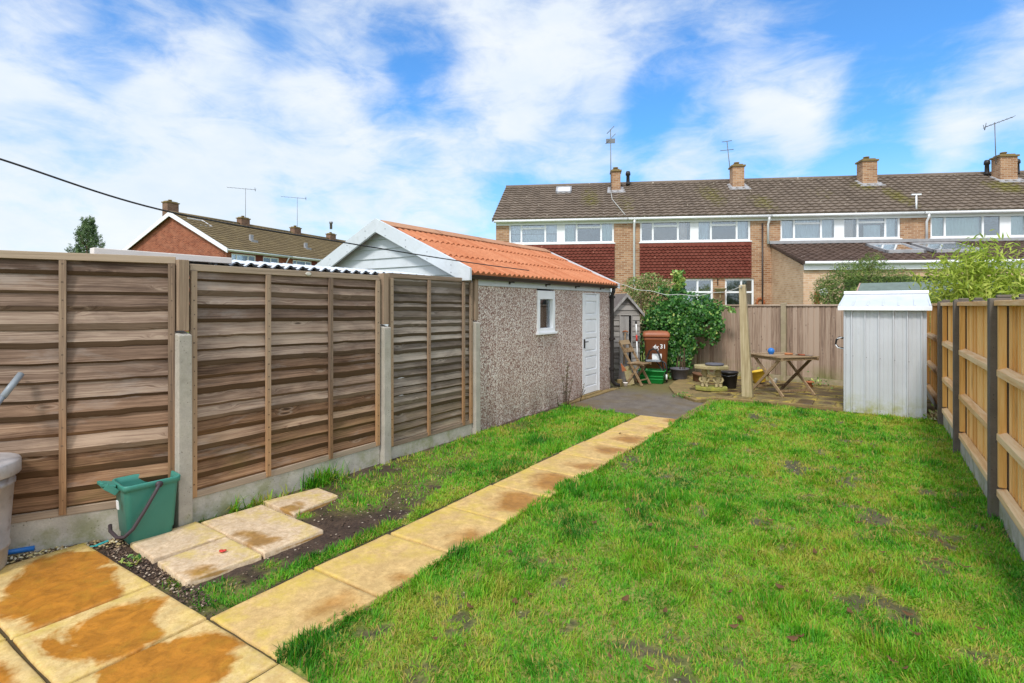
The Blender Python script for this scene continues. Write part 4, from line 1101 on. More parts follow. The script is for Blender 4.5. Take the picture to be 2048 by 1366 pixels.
def flashing(parent, u, wid, slope):
    mb = MB(); y0 = CY - .28; f = lambda y: EAVE + (RIDGE - EAVE) * (y + .25) / (HALF + .25)
    mb.add([(u - wid / 2 - .2, y0, f(y0) + .075), (u + wid / 2 + .2, y0, f(y0) + .075), (u + wid / 2 + .14, CY + .45, f(CY + .45) + .075), (u - wid / 2 - .14, CY + .45, f(CY + .45) + .075),
            (u - wid / 2 - .2, y0, f(y0) + .04), (u + wid / 2 + .2, y0, f(y0) + .04), (u + wid / 2 + .14, CY + .45, f(CY + .45) + .04), (u - wid / 2 - .14, CY + .45, f(CY + .45) + .04)], [(0, 1, 2, 3), (4, 7, 6, 5), (0, 4, 5, 1), (1, 5, 6, 2), (2, 6, 7, 3), (3, 7, 4, 0)])
    mb.build('chimney_flashing', 'lead_flashing', parent)
def aerial(parent, p, h, boomdir, blen=.9, tilt=(0, 0), kind='yagi', two=False):
    mb = MB(); p = Vector(p); top = p + Vector((tilt[0], tilt[1], h)); mb.tube([p, top], .018, 6)
    b = Vector(boomdir).normalized()
    if kind == 'yagi':
        a0, a1 = top - b * blen * .35 + Vector((0, 0, -.05)), top + b * blen * .65 + Vector((0, 0, -.05)); mb.tube([a0, a1], .014, 5)
        sd = b.cross(Vector((0, 0, 1))).normalized()
        for q in range(8): c = a0.lerp(a1, q / 7); mb.tube([c - sd * .16, c + sd * .16], .008, 4)
        for s in (-1, 1): mb.tube([a0 + Vector((0, 0, -.12)), a0 + sd * .14 * s + Vector((0, 0, .14))], .012, 4)
    else:
        for dz, ln in ((-.05, .22), (-.45, .3)): mb.tube([top + b * -ln + Vector((0, 0, dz)), top + b * ln + Vector((0, 0, dz + .06))], .015, 5)
        if kind == 'panel': mb.bx(top.x - .2, top.x + .2, top.y - .02, top.y + .02, top.z - .62, top.z - .42)
    return mb.build('aerial', 'aerial_metal', parent)
def cutwall(mb, u0, u1, z0, z1, holes, y0=0., y1=.24):
    """wall of boxes round rectangular holes (a,b,c,d) sorted by a"""
    x = u0
    for (a, b, c, d) in sorted(holes):
        if a > x: mb.bx(x, a, y0, y1, z0, z1)
        if c > z0: mb.bx(a, b, y0, y1, z0, c)
        if d < z1: mb.bx(a, b, y0, y1, d, z1)
        x = b
    if x < u1: mb.bx(x, u1, y0, y1, z0, z1)
NAT = [(.7, 0), (1.35, .70), (.7, 0)]
def terrace_house(label, u0, u1, win, lights, curt, tiles=True, gwin=(), chim=None, left_end=False, right_end=False, pipe=None, roofmat='terrace_roof_tile', ap=None, flue=None, skyl=None):
    h = thing('terraced_house', label, 'house', TF[:], T_RZ, 'terraced houses across the end')
    wa = MB(); z0, z1 = fz(win[0], 487) if False else 4.12, 5.02
    holes = [(win[0], win[1], z0, z1)] + [(g[0], g[1], g[2], g[3]) for g in gwin]
    # upper storey then lower storey so holes never share a column
    cutwall(wa, u0, u1, 2.70, 5.12, holes[:1]); cutwall(wa, u0, u1, -.05, 2.70, holes[1:])
    wa.bx(u0, u1, 7.4, 7.6, -.05, 5.12)
    if left_end: wa.extrude([(u0, .24, -.05), (u0, 7.4, -.05), (u0, 7.4, 5.12), (u0, HALF, RIDGE - .05), (u0, .24, 5.12)], (.22, 0, 0))
    else: wa.bx(u0, u0 + .1, .24, 7.4, -.05, 5.12)
    wa.build('wall', 'buff_brick', h)
    ro = MB(); ro.bx(u0 + .1, u1, .24, 7.4, 2.58, 2.64); ro.bx(u0 + .1, u1, 3.2, 3.25, -.05, 5.1); ro.build('room', 'room_interior', h)
    rf = MB(); tile_slope(rf, u0 - (.12 if left_end else 0), u1, (-.25, EAVE), (HALF, RIDGE), .29, 14, .055, .035, 4, 'x', random.Random(int(u0 * 10)))
    rf.add([(u0 - .1, -.22, EAVE - .05), (u1, -.22, EAVE - .05), (u1, HALF, RIDGE - .03), (u0 - .1, HALF, RIDGE - .03), (u0 - .1, HALF * 2 + .2, EAVE), (u1, HALF * 2 + .2, EAVE)], [(0, 1, 2, 3), (3, 2, 5, 4)])
    rf.tint = .7; rf.tube([(u0 - (.12 if left_end else 0), HALF, RIDGE + .0), (u1, HALF, RIDGE + .0)], .11, 8)
    if left_end: rf.extrude([(u0 - .12, -.27, EAVE - .08), (u0 - .12, -.27, EAVE + .03), (u0 - .12, HALF, RIDGE + .05), (u0 - .12, HALF, RIDGE - .08)], (.03, 0, 0))
    rf.build('roof', roofmat, h)
    gt = MB(); gt.bx(u0, u1, -.12, .0, EAVE - .08, EAVE - .03); gt.bx(u0, u1, -.02, .0, EAVE - .20, EAVE - .08); gt.tube([(u0 - .05, -.20, EAVE - .05), (u1, -.20, EAVE - .05)], .06, 8)
    gt.build('gutter', 'white_upvc', h)
    if pipe: 
        p = MB(); p.tube([(pipe, -.20, EAVE - .08), (pipe, -.2, EAVE - .2), (pipe, -.07, EAVE - .35), (pipe, -.07, 3.98 if not tiles else .0)], .042, 8); p.build('downpipe', 'white_upvc', h)
    window_unit(h, win[0], win[1], z0, z1, lights, curtain=curt)
    if tiles:
        hung_tiles(h, win[0] - .02, win[1] + .02, 2.71, 4.07)
    for g in gwin: window_unit(h, g[0], g[1], g[2], g[3], g[4], curtain=g[5] if len(g) > 5 else None)
    if chim: chimney(h, chim[0], chim[1], chim[2]); flashing(h, chim[0], chim[1], 0)
    if skyl:
        f = lambda y: EAVE + (RIDGE - EAVE) * (y + .25) / (HALF + .25)
        s = MB(); ya, yb = HALF - 1.2, HALF - .45
        for (a, b, c, d) in ((skyl[0], skyl[0] + .07, ya, yb), (skyl[1] - .07, skyl[1], ya, yb), (skyl[0], skyl[1], ya, ya + .08), (skyl[0], skyl[1], yb - .08, yb)):
            s.add([(a, c, f(c) + .05), (b, c, f(c) + .05), (b, d, f(d) + .05), (a, d, f(d) + .05), (a, c, f(c) + .14), (b, c, f(c) + .14), (b, d, f(d) + .14), (a, d, f(d) + .14)], [(0, 3, 2, 1), (4, 5, 6, 7), (0, 1, 5, 4), (1, 2, 6, 5), (2, 3, 7, 6), (3, 0, 4, 7)])
        so_ = s.build('skylight', 'lead_flashing', h)
        g = MB(); g.add([(skyl[0] + .07, ya + .08, f(ya + .08) + .1), (skyl[1] - .07, ya + .08, f(ya + .08) + .1), (skyl[1] - .07, yb - .08, f(yb - .08) + .1), (skyl[0] + .07, yb - .08, f(yb - .08) + .1)], [(0, 1, 2, 3)])
        g.build('blind', 'white_upvc', so_)
    if flue:
        for x in flue:
            s = MB(); s.lathe([(.10, 0), (.085, .06), (.075, .42), (.11, .44), (.11, .54), (.08, .62)], (x, HALF - .4, RIDGE - .12), 10); s.build('roof_vent', 'black_plastic', h)
    return h
b0, b1, b2, b3, b4 = fu(992), fu(1256), fu(1541), fu(1843), 27.0
h1 = terrace_house('left end terraced house of buff brick with a small white skylight in its roof', b0, b1, (fu(1018), fu(1228)), NAT + [(.35, 'solid')] + NAT,
    [(0, .3, .48, 1, 'net_curtain'), (.02, .46, .02, .45, 'net_curtain'), (.3, .46, .48, 1, 'net_curtain'), (.53, .63, .03, .97, 'green_blind'), (.88, .99, .03, .97, 'green_blind')], chim=chim_at(1232, 343, .40), left_end=True, skyl=(fu2(1112, 3.0), fu2(1143, 3.0)),
    gwin=[(fu(1205), fu(1226), .9, 2.55, [(1, .7)])])
aerial(h1, (fu2(1222, 2.8), 2.8, RIDGE - .5), 2.75, (1, .2, .9), .5, (-.02, 0), 'panel')
cb = MB(); f_ = lambda y: EAVE + (RIDGE - EAVE) * (y + .25) / (HALF + .25) + .09
cb.tube([(fu2(1222, 2.5), y, f_(y)) if y > 1.6 else (fu2(1222, 2.5) + (1.6 - y) * .22, y, f_(y)) for y in (2.7, 2.2, 1.6, 1.0, .4, -.25)], .014, 5); cb.build('aerial_cable', 'rope_fibre', h1)
h2 = terrace_house('terraced house with red hung tiles, back door and a hanging plant bracket below', b1, b2, (fu(1280), fu(1501)), NAT + [(.35, 'solid')] + NAT,
    [(.37, .44, .03, .9, 'peach_curtain'), (.535, .66, .03, .97, 'net_curtain'), (.88, .985, .03, .97, 'net_curtain')], pipe=fu(1268), chim=chim_at(1477, 333, .49),
    gwin=[(fu(1365), fu(1426), .95, 2.66, [(1, .70), (1, .70)], [(0, 1, .02, .68, 'net_curtain')]), (fu(1450), fu(1508), .05, 2.66, [(1, .80), (.75, .80)], [(.62, .95, .02, .78, 'peach_curtain')])], flue=[fu2(1256, HALF - .4)])
aerial(h2, (fu2(1463, HALF), HALF, RIDGE - .1), 1.95, (1, .1, 0), .5, (-.2, 0), 'cross')
bk = MB(); bk.lathe([(.03, 0), (.14, .07), (.22, .17), (.24, .19), (.2, .2)], (fu(1437), -.26, 2.08), 14); bk.tube([(fu(1437), -.26, 1.86), (fu(1437), -.26, 2.08)], .02, 6); bk.build('plant_holder', 'mossy_stone', h2)
br = MB(); br.tube([(fu(1435), -.02, 2.66), (fu(1435), -.02, 2.40)], .015, 5); br.tube([(fu(1435), -.02, 2.6), (fu(1435), -.25, 2.62)], .012, 5); br.build('bracket', 'black_plastic', h2)
fw = MB()
for q in range(12):
    a = q * math.pi / 6; fw.ball((fu(1520) + .13 * math.cos(a), -.04, 1.74 + .15 * math.sin(a)), (.055, .03, .055), 8, 5)
fw.build('wreath', 'terracotta', h2)
sp = MB(); sp.tube([(fu(1524), -.06, EAVE - .3), (fu(1524), -.06, .1)], .03, 6); sp.build('soil_pipe', 'gutter_plastic', h2)
h3 = terrace_house('terraced house with lace curtains above a tiled extension roof with two skylights', b2, b3, (fu(1561), fu(1801)), NAT + [(.4, 'solid')] + NAT,
    [(.01, .46, .03, .97, 'net_curtain'), (.54, .64, .03, .97, 'peach_curtain'), (.72, .86, .03, .6, 'net_curtain'), (.88, .985, .03, .97, 'net_curtain')], tiles=False, pipe=fu(1535), chim=chim_at(1740, 322, .58))
h4 = terrace_house('terraced house at the far right with pale green vertical blinds', b3, b4, (fu(1861), 20.1), [(.6, 0), (1.5, 0), (.7, 0), (.35, 'solid'), (.6, 0), (1.5, 0)],
    [(.0, .40, .02, .98, 'green_blind'), (.62, 1., .02, .98, 'green_blind')], tiles=False, pipe=fu(1851), chim=chim_at(2018, 313, .64), flue=[fu2(1981, HALF - .6), fu2(2042, HALF - .6)])
aerial(h4, (fu2(1992, 3.), 3.0, RIDGE + .2), 1.75, (1, -.25, .35), 1.0, (-.05, 0), 'yagi')
st_ = MB(); st_.tube([(fu(1826), -.2, EAVE), (fu(1826), -.2, EAVE + .62)], .03, 6); st_.bx(fu(1826) - .16, fu(1826) + .16, -.23, -.17, EAVE + .60, EAVE + .65); st_.build('vent_pipe', 'white_upvc', h4)

# ground floor extension shared across the right-hand pair
ex = thing('extension', 'single storey brick extension with brown tiled lean-to roof and long white fascia', 'extension', TF[:], T_RZ)
XD, XT, XB = -3.0, 3.95, 3.02
e0 = fu(1543)
mb = MB(); mb.extrude([(e0, -.002, -.05), (e0, XD, -.05), (e0, XD, XB - .1), (e0, -.002, XT - .1)], (.22, 0, 0))
mb.bx(e0 + .22, e0 + 1.25, XD, XD + .22, -.05, XB - .1); mb.bx(e0 + 1.25, b4, XD, XD + .22, 2.55, XB - .1); mb.bx(b4 - .6, b4, XD, XD + .22, -.05, 2.55)
mb.build('wall', 'pale_brick', ex)
mb = MB(); tile_slope(mb, e0 - .04, b4, (XD - .18, XB), (-.0, XT), .27, 10, .03, .045, 5, 'x', random.Random(77)); mb.extrude([(e0 - .06, XD - .16, XB - .06), (e0 - .06, XD - .16, XB + .03), (e0 - .06, 0, XT + .03), (e0 - .06, 0, XT - .08)], (.05, 0, 0))
mb.add([(e0, XD - .15, XB - .03), (b4, XD - .15, XB - .03), (b4, -.01, XT - .03), (e0, -.01, XT - .03)], [(0, 1, 2, 3)])
mb.build('roof', 'extension_roof_tile', ex)
mb = MB(); mb.bx(e0 - .1, b4, -.12, -.005, XT + .02, XT + .13); mb.build('lead_apron', 'lead_flashing', ex)
mb = MB(); mb.bx(e0 + .0, b4, XD - .10, XD - .03, XB - .24, XB - .05); mb.tube([(e0 - .02, XD - .2, XB - .02), (b4, XD - .2, XB - .02)], .055, 8); mb.build('fascia', 'white_upvc', ex)
sf = lambda y: XT + (XT - XB) * y / 3.18
for (a, b) in ((fu(1690) + .35, fu(1750) + .55), (fu(1778) + .3, fu(1848) + .6)):
    mb = MB(); ya, yb = -2.1, -.75
    for (p, q, c, d) in ((a, a + .08, ya, yb), (b - .08, b, ya, yb), (a, b, ya, ya + .1), (a, b, yb - .1, yb)):
        mb.add([(p, c, sf(c) + .05), (q, c, sf(c) + .05), (q, d, sf(d) + .05), (p, d, sf(d) + .05), (p, c, sf(c) + .15), (q, c, sf(c) + .15), (q, d, sf(d) + .15), (p, d, sf(d) + .15)], [(0, 3, 2, 1), (4, 5, 6, 7), (0, 1, 5, 4), (1, 2, 6, 5), (2, 3, 7, 6), (3, 0, 4, 7)])
    s = mb.build('skylight', 'lead_flashing', ex)
    g = MB(); g.add([(a + .07, ya + .09, sf(ya) + .12), (b - .07, ya + .09, sf(ya) + .12), (b - .07, yb - .09, sf(yb) + .1), (a + .07, yb - .09, sf(yb) + .1)], [(0, 1, 2, 3)]); g.build('pane', 'window_glass', s)
    g = MB(); g.add([(a + .07, ya + .09, sf(ya) + .07), (b - .07, ya + .09, sf(ya) + .07), (b - .07, yb - .09, sf(yb) + .06), (a + .07, yb - .09, sf(yb) + .06)], [(0, 1, 2, 3)]); g.build('shade', 'room_interior', s)
gd = MB(); gx0, gx1 = e0 + 1.25, b4 - .6
for i in range(6): 
    x = gx0 + (gx1 - gx0) * i / 5; gd.bx(x - .04, x + .04, XD + .06, XD + .14, .0, 2.55)
gd.bx(gx0, gx1, XD + .058, XD + .142, 2.45, 2.55); gd.bx(gx0, gx1, XD + .058, XD + .142, -.02, .08)
o = gd.build('glazed_door', 'black_plastic', ex); g = MB(); g.bx(gx0, gx1, XD + .095, XD + .105, .05, 2.5); g.build('pane', 'dark_glass', o)
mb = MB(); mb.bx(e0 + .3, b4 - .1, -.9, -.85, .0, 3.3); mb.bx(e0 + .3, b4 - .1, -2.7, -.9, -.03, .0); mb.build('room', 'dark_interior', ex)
mb = MB(); mb.xf = Matrix.Translation((e0 + .62, XD - .005, 2.05)) @ Matrix.Rotation(R(90), 4, 'X'); mb.lathe([(.13, 0), (.13, .04), (.09, .06), (.08, .03)], n=16); mb.build('round_vent', 'white_upvc', ex)
# timber side gate
gt_ = thing('side_gate', 'red-brown timber gate beside the pale brick extension wall', 'gate', (TF + UDIR * (e0 + .18))[:], T_RZ)
mb = MB(); mb.bx(-.05, .08, -3.6, -3.5, -.05, 2.05); mb.build('post', 'red_gate_timber', gt_, .01)
mb = MB()
for i in range(6): mb.bx(.085 + i * .16, .085 + i * .16 + .15, -3.58, -3.55, -.0, 1.62, random.random())
mb.build('board_panel', 'red_gate_timber', gt_)

# ================================================================== RED BRICK ROW BEYOND THE GARAGE
FWD = Vector((-SN, CS, 0)); RGT = Vector((CS, SN, 0))
E0 = RGT * -17.8 + FWD * 33.8; ED = (RGT * .373 + FWD * .928).normalized(); F_RZ = math.atan2(ED.y, ED.x)
FH, FR, FE = 4.97, 7.75, 5.15
def far_house(label, s0, s1, chx, end=False, aer=None, cowl=False, solar=False):
    h = thing('red_brick_house', label, 'house', E0[:], F_RZ, 'red brick row beyond the fence')
    wa = MB()
    if end: wa.extrude([(s0, .1, -.05), (s0, 2 * FH - .1, -.05), (s0, 2 * FH - .1, FE), (s0, FH, FR - .1), (s0, .1, FE)], (.25, 0, 0))
    w0 = s0 + .45; hol = [(w0, w0 + 1.9, 3.95, 4.95), (w0 + 2.5, w0 + 3.9, 3.95, 4.95)]
    x = s0
    for (a, b, c, d) in hol:
        wa.bx(x, a, .2, .42, -.05, 5.1); wa.bx(a, b, .2, .42, -.05, c); wa.bx(a, b, .2, .42, d, 5.1); x = b
    wa.bx(x, s1, .2, .42, -.05, 5.1)
    wa.bx(s0, s1, 2 * FH - .4, 2 * FH - .2, -.05, 5.1)
    wa.build('wall', 'red_brick', h)
    rm_ = MB(); rm_.bx(s0 + .3, s1, 2.5, 2.55, 2.6, 5.1); rm_.build('room', 'room_interior', h)
    rf = MB(); tile_slope(rf, s0 - (.2 if end else 0), s1, (-.25, FE), (FH, FR), .33, 15, .04, .03, 4, 'x', random.Random(int(s0 * 7) + 3))
    tile_slope(rf, s0 - (.2 if end else 0), s1, (2 * FH + .25, FE), (FH, FR), .6, 8, .03, .02, 2, 'x')
    rf.tint = .8; rf.tube([(s0 - (.2 if end else 0), FH, FR), (s1, FH, FR)], .12, 8)
    rf.build('roof', 'far_roof_tile', h)
    for g in hol: window_unit(h, g[0], g[1], g[2], g[3], [(.7, 0), (1.5, 0), (1, 0)] if g[1] - g[0] > 1.5 else [(1, 0), (1, 0)], y=.24, curtain=[(.0, .2, .02, .98, 'net_curtain'), (.8, 1, .02, .98, 'net_curtain')])
    hp = MB(); hp.bx(w0 + 1.92, w0 + 2.48, .17, .198, 3.9, 4.98); hp.build('infill_panel', 'red_hung_tile', h)
    g = MB(); g.tube([(s0 - (.2 if end else 0), -.2, FE - .03), (s1, -.2, FE - .03)], .07, 6); g.bx(s0, s1, -.12, .18, FE - .12, FE - .06); g.tube([(s1 - .25, -.18, FE - .05), (s1 - .25, .12, FE - .5), (s1 - .25, .12, .0)], .05, 6); g.build('gutter', 'white_upvc', h)
    if end:
        for s in (-1, 1):
            b = MB(); e = FH + s * (FH + .25)
            b.extrude([(s0 - .26, FH, FR + .06), (s0 - .26, e, FE + .04), (s0 - .26, e, FE - .24), (s0 - .26, FH, FR - .24)], (.05, 0, 0)); b.build('bargeboard', 'white_upvc', h)
    c = chimney(h, chx, .8 if end else .75, .78 if end else .42, 1.0, 'brown_brick', FH + (1.25 if end else .3), FR, 1)
    if aer: aerial(h, (chx + .2, FH, FR + .5), aer, (-.5, .85, .06), 2.0)
    if cowl:
        m_ = MB(); m_.lathe([(.12, 0), (.12, .5), (.17, .52), (.17, .68)], (chx, FH, FR + .95), 10); m_.build('cowl', 'steel_rod', h)
    v = MB(); v.bx(s0 + 3.2, s0 + 3.45, 1.6, 1.75, FE + .95, FE + 1.4); v.bx(s0 + 3.15, s0 + 3.7, 1.45, 1.6, FE + .85, FE + 1.02); v.build('roof_vent', 'lead_flashing', h)
    if end:
        d_ = MB(); [d_.bar(a_, b_, .06, .05) for a_, b_ in (((s0 + .5, FH - .7, FR - .30), (s0 + 1.6, FH - .7, FR - .30)), ((s0 + 1.6, FH - .7, FR - .30), (s0 + 1.6, FH - 1.7, FR - .82)), ((s0 + .5, FH - 1.7, FR - .82), (s0 + 1.6, FH - 1.7, FR - .82)))]; d_.build('roof_rail', 'white_upvc', h)
    return h
far_house('end house of the red brick row, its gable trimmed with white boards', 0, 5.2, .55, True)
far_house('second red brick house of the row, taller aerial on its chimney', 5.2, 10.3, 5.6, aer=2.3)
far_house('third red brick house of the row, lower aerial on its chimney', 10.3, 15.4, 10.9, aer=2.6)
far_house('farthest red brick house of the row, metal cowl on its chimney', 15.4, 20.6, 15.3, cowl=True)

# ================================================================== SHEDS
# metal shed: local x along the front, y away from the house
ms = thing('metal_shed', 'pale ribbed steel shed with white overhanging roof and mossy foot', 'shed', (-.36, 9.62, 0), R(-1.5))
SW, SDp, SH = .99, .95, 1.595
mb = MB()
def ribbed(n0, L, flip):
    pass
prof = []; x = 0.; ribs = [.0, .085, .255, .425, .60, .765, .93]
for i, r in enumerate(ribs):
    prof += [(r, 0.), (r + .004, -.028), (r + .02, -.028), (r + .026, 0.)]
    if i < len(ribs) - 1:
        m_ = (r + ribs[i + 1]) / 2 + .01; prof += [(m_ - .03, 0.), (m_ - .025, -.004), (m_ + .025, -.004), (m_ + .03, 0.)]
prof.append((SW, 0.))
vs_ = [(p[0], p[1], z) for z in (.0, SH) for p in prof]; n = len(prof)
mb.add(vs_, [(i, i + 1, n + i + 1, n + i) for i in range(n - 1)])
mb.bx(0.002, SW - .002, .004, SDp, .0, SH)
mb.bx(-.006, .004, -.006, .02, .0, SH); mb.bx(SW - .004, SW + .008, -.008, .02, .0, SH)
mb.build('wall', 'pale_steel_sheet', ms, normals=True)
mb = MB(); ov = .09; zr = 1.80; yr = .50
def rp_(u, y): return None
a0, a1, c0, c1 = -.07, SW + .06, -.02, SW + .04
mb.add([(a0, -ov, SH), (a1, -ov, SH), (c1, yr, zr), (c0, yr, zr), (a0, SDp + ov, SH), (a1, SDp + ov, SH),
        (a0, -ov, SH - .05), (a1, -ov, SH - .05), (a0, SDp + ov, SH - .05), (a1, SDp + ov, SH - .05)],
       [(0, 1, 2, 3), (3, 2, 5, 4), (0, 6, 7, 1), (4, 5, 9, 8), (1, 7, 9, 5, 2), (0, 3, 4, 8, 6), (6, 8, 9, 7)])
for i in range(7):
    q = i / 6; xa, xb = a0 + (a1 - a0) * q, c0 + (c1 - c0) * q; xa += (.012 if i == 0 else -.012 if i == 6 else 0); xb += (.012 if i == 0 else -.012 if i == 6 else 0)
    for s, ye in ((1, -ov), (-1, SDp + ov)): mb.bar((xa, ye, SH + .006), (xb, yr - s * .03, zr - .02), .02, .018)
mb.build('roof', 'white_steel_sheet', ms)
mb = MB(); mb.extrude([(c0 - .01, yr - .06, zr - .012), (c0 - .01, yr - .06, zr + .006), (c0 - .01, yr, zr + .035), (c0 - .01, yr + .06, zr + .006), (c0 - .01, yr + .06, zr - .012), (c0 - .01, yr, zr + .02)], (c1 - c0 + .02, 0, 0)); mb.build('ridge_cap', 'white_upvc', ms)
mb = MB(); mb.bx(a0 - .004, a1 + .004, -ov - .008, -ov + .004, SH - .058, SH + .006); mb.build('eave_trim', 'white_upvc', ms)
sc = MB()
for i, r in enumerate(ribs[:-1]):
    for z in (.05, .86 - i * .012):
        sc.xf = Matrix.Translation((r + .03, -.001, z)) @ Matrix.Rotation(R(90), 4, 'X'); sc.lathe([(.006, 0), (.004, .004)], n=8)
sc.build('bolt', 'steel_rod', ms)
hk = thing('wall_bracket', 'black curved bracket with a painted white reflection, sticking out from the side of the metal shed', 'bracket', (-.37, 9.85, 1.0))
mb = MB(); mb.tube([(0, 0, .10), (-.06, 0, .11), (-.10, 0, .07), (-.11, 0, .0), (-.07, 0, -.05), (0, 0, -.06)], .015, 8); mb.build('hook', 'black_plastic', hk)
mb = MB(); mb.tube([(-.11, -.018, -.005), (-.08, -.018, -.05), (0, -.018, -.065)], .008, 6); mb.tube([(-.09, -.018, .09), (-.02, -.018, .115)], .008, 6); mb.build('painted_reflection', 'white_paint', hk)  # white strips painted as the reflection on the black tube

# narrow timber tool shed
ws = thing('tool_shed', 'narrow silver-grey timber tool shed with its door ajar, behind the garage', 'shed', (-4.40, 10.98, 0), R(42))
WW, WD = .31, .62
def lapwall(mb, x0, x1, z0, z1, y, rg=random.Random(4)):
    z = z0
    while z < z1 - .02:
        h = min(.115, z1 - z); mb.tint = rg.random(); mb.add([(x0, y - .022, z), (x1, y - .022, z), (x1, y - .004, z + h), (x0, y - .004, z + h), (x0, y, z), (x1, y, z)], [(0, 1, 2, 3), (0, 4, 5, 1)]); z += h
mb = MB(); lapwall(mb, -WW, -.13, .03, 1.46, 0); lapwall(mb, .13, WW, .03, 1.46, 0); 
z = 1.40
while z < 1.80:
    hw = min(WW, WW * (1.83 - z) / .36); h2_ = min(WW, WW * (1.83 - min(z + .115, 1.81)) / .36)
    mb.tint = random.random(); mb.add([(-hw, -.024, z), (hw, -.024, z), (h2_, -.006, min(z + .115, 1.81)), (-h2_, -.006, min(z + .115, 1.81))], [(0, 1, 2, 3)]); z += .115
mb.bx(-WW, -WW + .02, 0, WD, .0, 1.46); mb.bx(WW - .02, WW, 0, WD, 0, 1.46); mb.bx(-WW, WW, WD - .02, WD, 0, 1.46)
mb.build('wall', 'shed', ws)
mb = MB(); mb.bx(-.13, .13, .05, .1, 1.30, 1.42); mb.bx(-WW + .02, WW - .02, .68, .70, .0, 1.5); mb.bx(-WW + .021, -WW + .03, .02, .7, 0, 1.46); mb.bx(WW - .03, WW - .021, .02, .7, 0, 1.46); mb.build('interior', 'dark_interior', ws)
mb = MB()
for s in (-1, 1): mb.extrude([(0, -.09, 1.845), (s * (WW + .07), -.09, 1.42), (s * (WW + .07), -.09, 1.445), (0, -.09, 1.87)], (0, WD + .15, 0))
mb.build('roof', 'shed_felt', ws)
for s in (-1, 1):
    mb = MB(); mb.extrude([(0, -.105, 1.865), (s * (WW + .075), -.105, 1.435), (s * (WW + .075), -.105, 1.37), (0, -.105, 1.79)], (0, .016, 0)); mb.build('bargeboard', 'shed_v', ws)
mb = MB(); mb.xf = Matrix.Translation((-.13, -.024, 0)) @ Matrix.Rotation(R(-28), 4, 'Z')
for i in range(3): mb.bx(i * .062, i * .062 + .059, -.018, .0, .06, 1.38, random.random())
mb.build('door', 'shed_v', ws)
mb = MB(); mb.bx(.115, .14, -.03, .0, .05, 1.40); mb.bx(-.145, -.125, -.03, .0, .05, 1.40); mb.build('door_frame', 'shed_v', ws)

# green felt roofed shed in the next garden
gs = thing('garden_shed', 'shed with green felt roof and pink-brown bargeboards beyond the back fence', 'shed', (-.16, 14.5, 0), R(-8))
mb = MB(); mb.bx(.05, 2.4, -.85, -.82, 0, 1.62); mb.extrude([(.05, -.82, 0), (.05, .82, 0), (.05, .82, 1.62), (.05, 0, 2.03), (.05, -.82, 1.62)], (.03, 0, 0)); mb.bx(2.37, 2.4, -.82, .82, 0, 1.62); mb.bx(.05, 2.4, .82, .85, 0, 1.62); mb.build('wall', 'shed_v', gs)
mb = MB()
for s in (-1, 1): mb.extrude([(-.06, 0, 2.09), (-.06, s * 1.0, 1.60), (-.06, s * 1.0, 1.625), (-.06, 0, 2.115)], (2.55, 0, 0))
mb.build('roof', 'green_felt', gs)
for s in (-1, 1):
    mb = MB(); mb.extrude([(-.085, 0, 2.12), (-.085, s * 1.02, 1.62), (-.085, s * 1.02, 1.53), (-.085, 0, 2.02)], (.022, 0, 0)); mb.build('bargeboard', 'pink_trim', gs)

# ================================================================== THINGS IN THE GARDEN
# food-waste caddy
cd = thing('food_caddy', 'teal green plastic food caddy with dark swing handle beside the fence', 'caddy', (-4.165, 1.70, .02), R(-6))
def rrect(hx, hy, r, n=5):
    out = []
    for (cx, cy, a0) in ((hx - r, hy - r, 0), (-hx + r, hy - r, 90), (-hx + r, -hy + r, 180), (hx - r, -hy + r, 270)):
        for k in range(n + 1): a = R(a0 + 90 * k / n); out.append((cx + r * math.cos(a), cy + r * math.sin(a)))
    return out
def tapered_tub(mb, rings, closed_bottom=True, cx=0, cy=0):
    """rings: (hx, hy, r, z) from outside bottom, up over the rim and down inside"""
    sm = mb.smooth; mb.smooth = True; vs = []; n = 24
    for (hx, hy, r, z) in rings: vs += [(p[0] + cx, p[1] + cy, z) for p in rrect(hx, hy, r)]
    fs = [(i * n + k, i * n + (k + 1) % n, (i + 1) * n + (k + 1) % n, (i + 1) * n + k) for i in range(len(rings) - 1) for k in range(n)]
    fs += [tuple(reversed(range(n))), tuple(range((len(rings) - 1) * n, len(rings) * n))]
    mb.add(vs, fs); mb.smooth = sm
mb = MB()
tapered_tub(mb, [(.098, .122, .03, .0), (.106, .13, .03, .004), (.107, .131, .03, .05), (.112, .137, .03, .055), (.125, .158, .035, .355), (.126, .160, .035, .36), (.138, .172, .04, .362), (.140, .174, .04, .395), (.137, .171, .04, .40), (.126, .16, .035, .398), (.122, .155, .035, .36), (.10, .125, .03, .02)])
bd = mb.build('body', 'teal_caddy_plastic', cd, normals=True)
mb = MB(); mb.bar((-.03, -.168, .385), (-.05, -.245, .405), .10, .016); mb.bar((-.03, -.172, .34), (-.05, -.235, .395), .012, .04); mb.bar((.015, -.172, .34), (-.0, -.235, .395), .012, .04); mb.bar((-.09, -.25, .408), (.0, -.25, .408), .02, .02); mb.build('lid_hinge', 'teal_caddy_plastic', cd, .003)
mb = MB(); mb.tube([(.150, .03, .375), (.158, .01, .34), (.158, -.06, .22), (.15, -.12, .12), (.135, -.165, .075), (.08, -.19, .065), (-.05, -.195, .075), (-.10, -.185, .1)], .012, 8); mb.tube([(.13, .03, .372), (.155, .03, .375)], .022, 10); mb.build('handle', 'dark_handle_plastic', cd)
mb = MB(); mb.bx(.02, .055, -.157, -.150, .25, .305); mb.xf = None; st = mb.build('sticker', 'white_paint', cd); st.rotation_euler = (R(4), 0, 0); st.location = (0, -.005, .0)

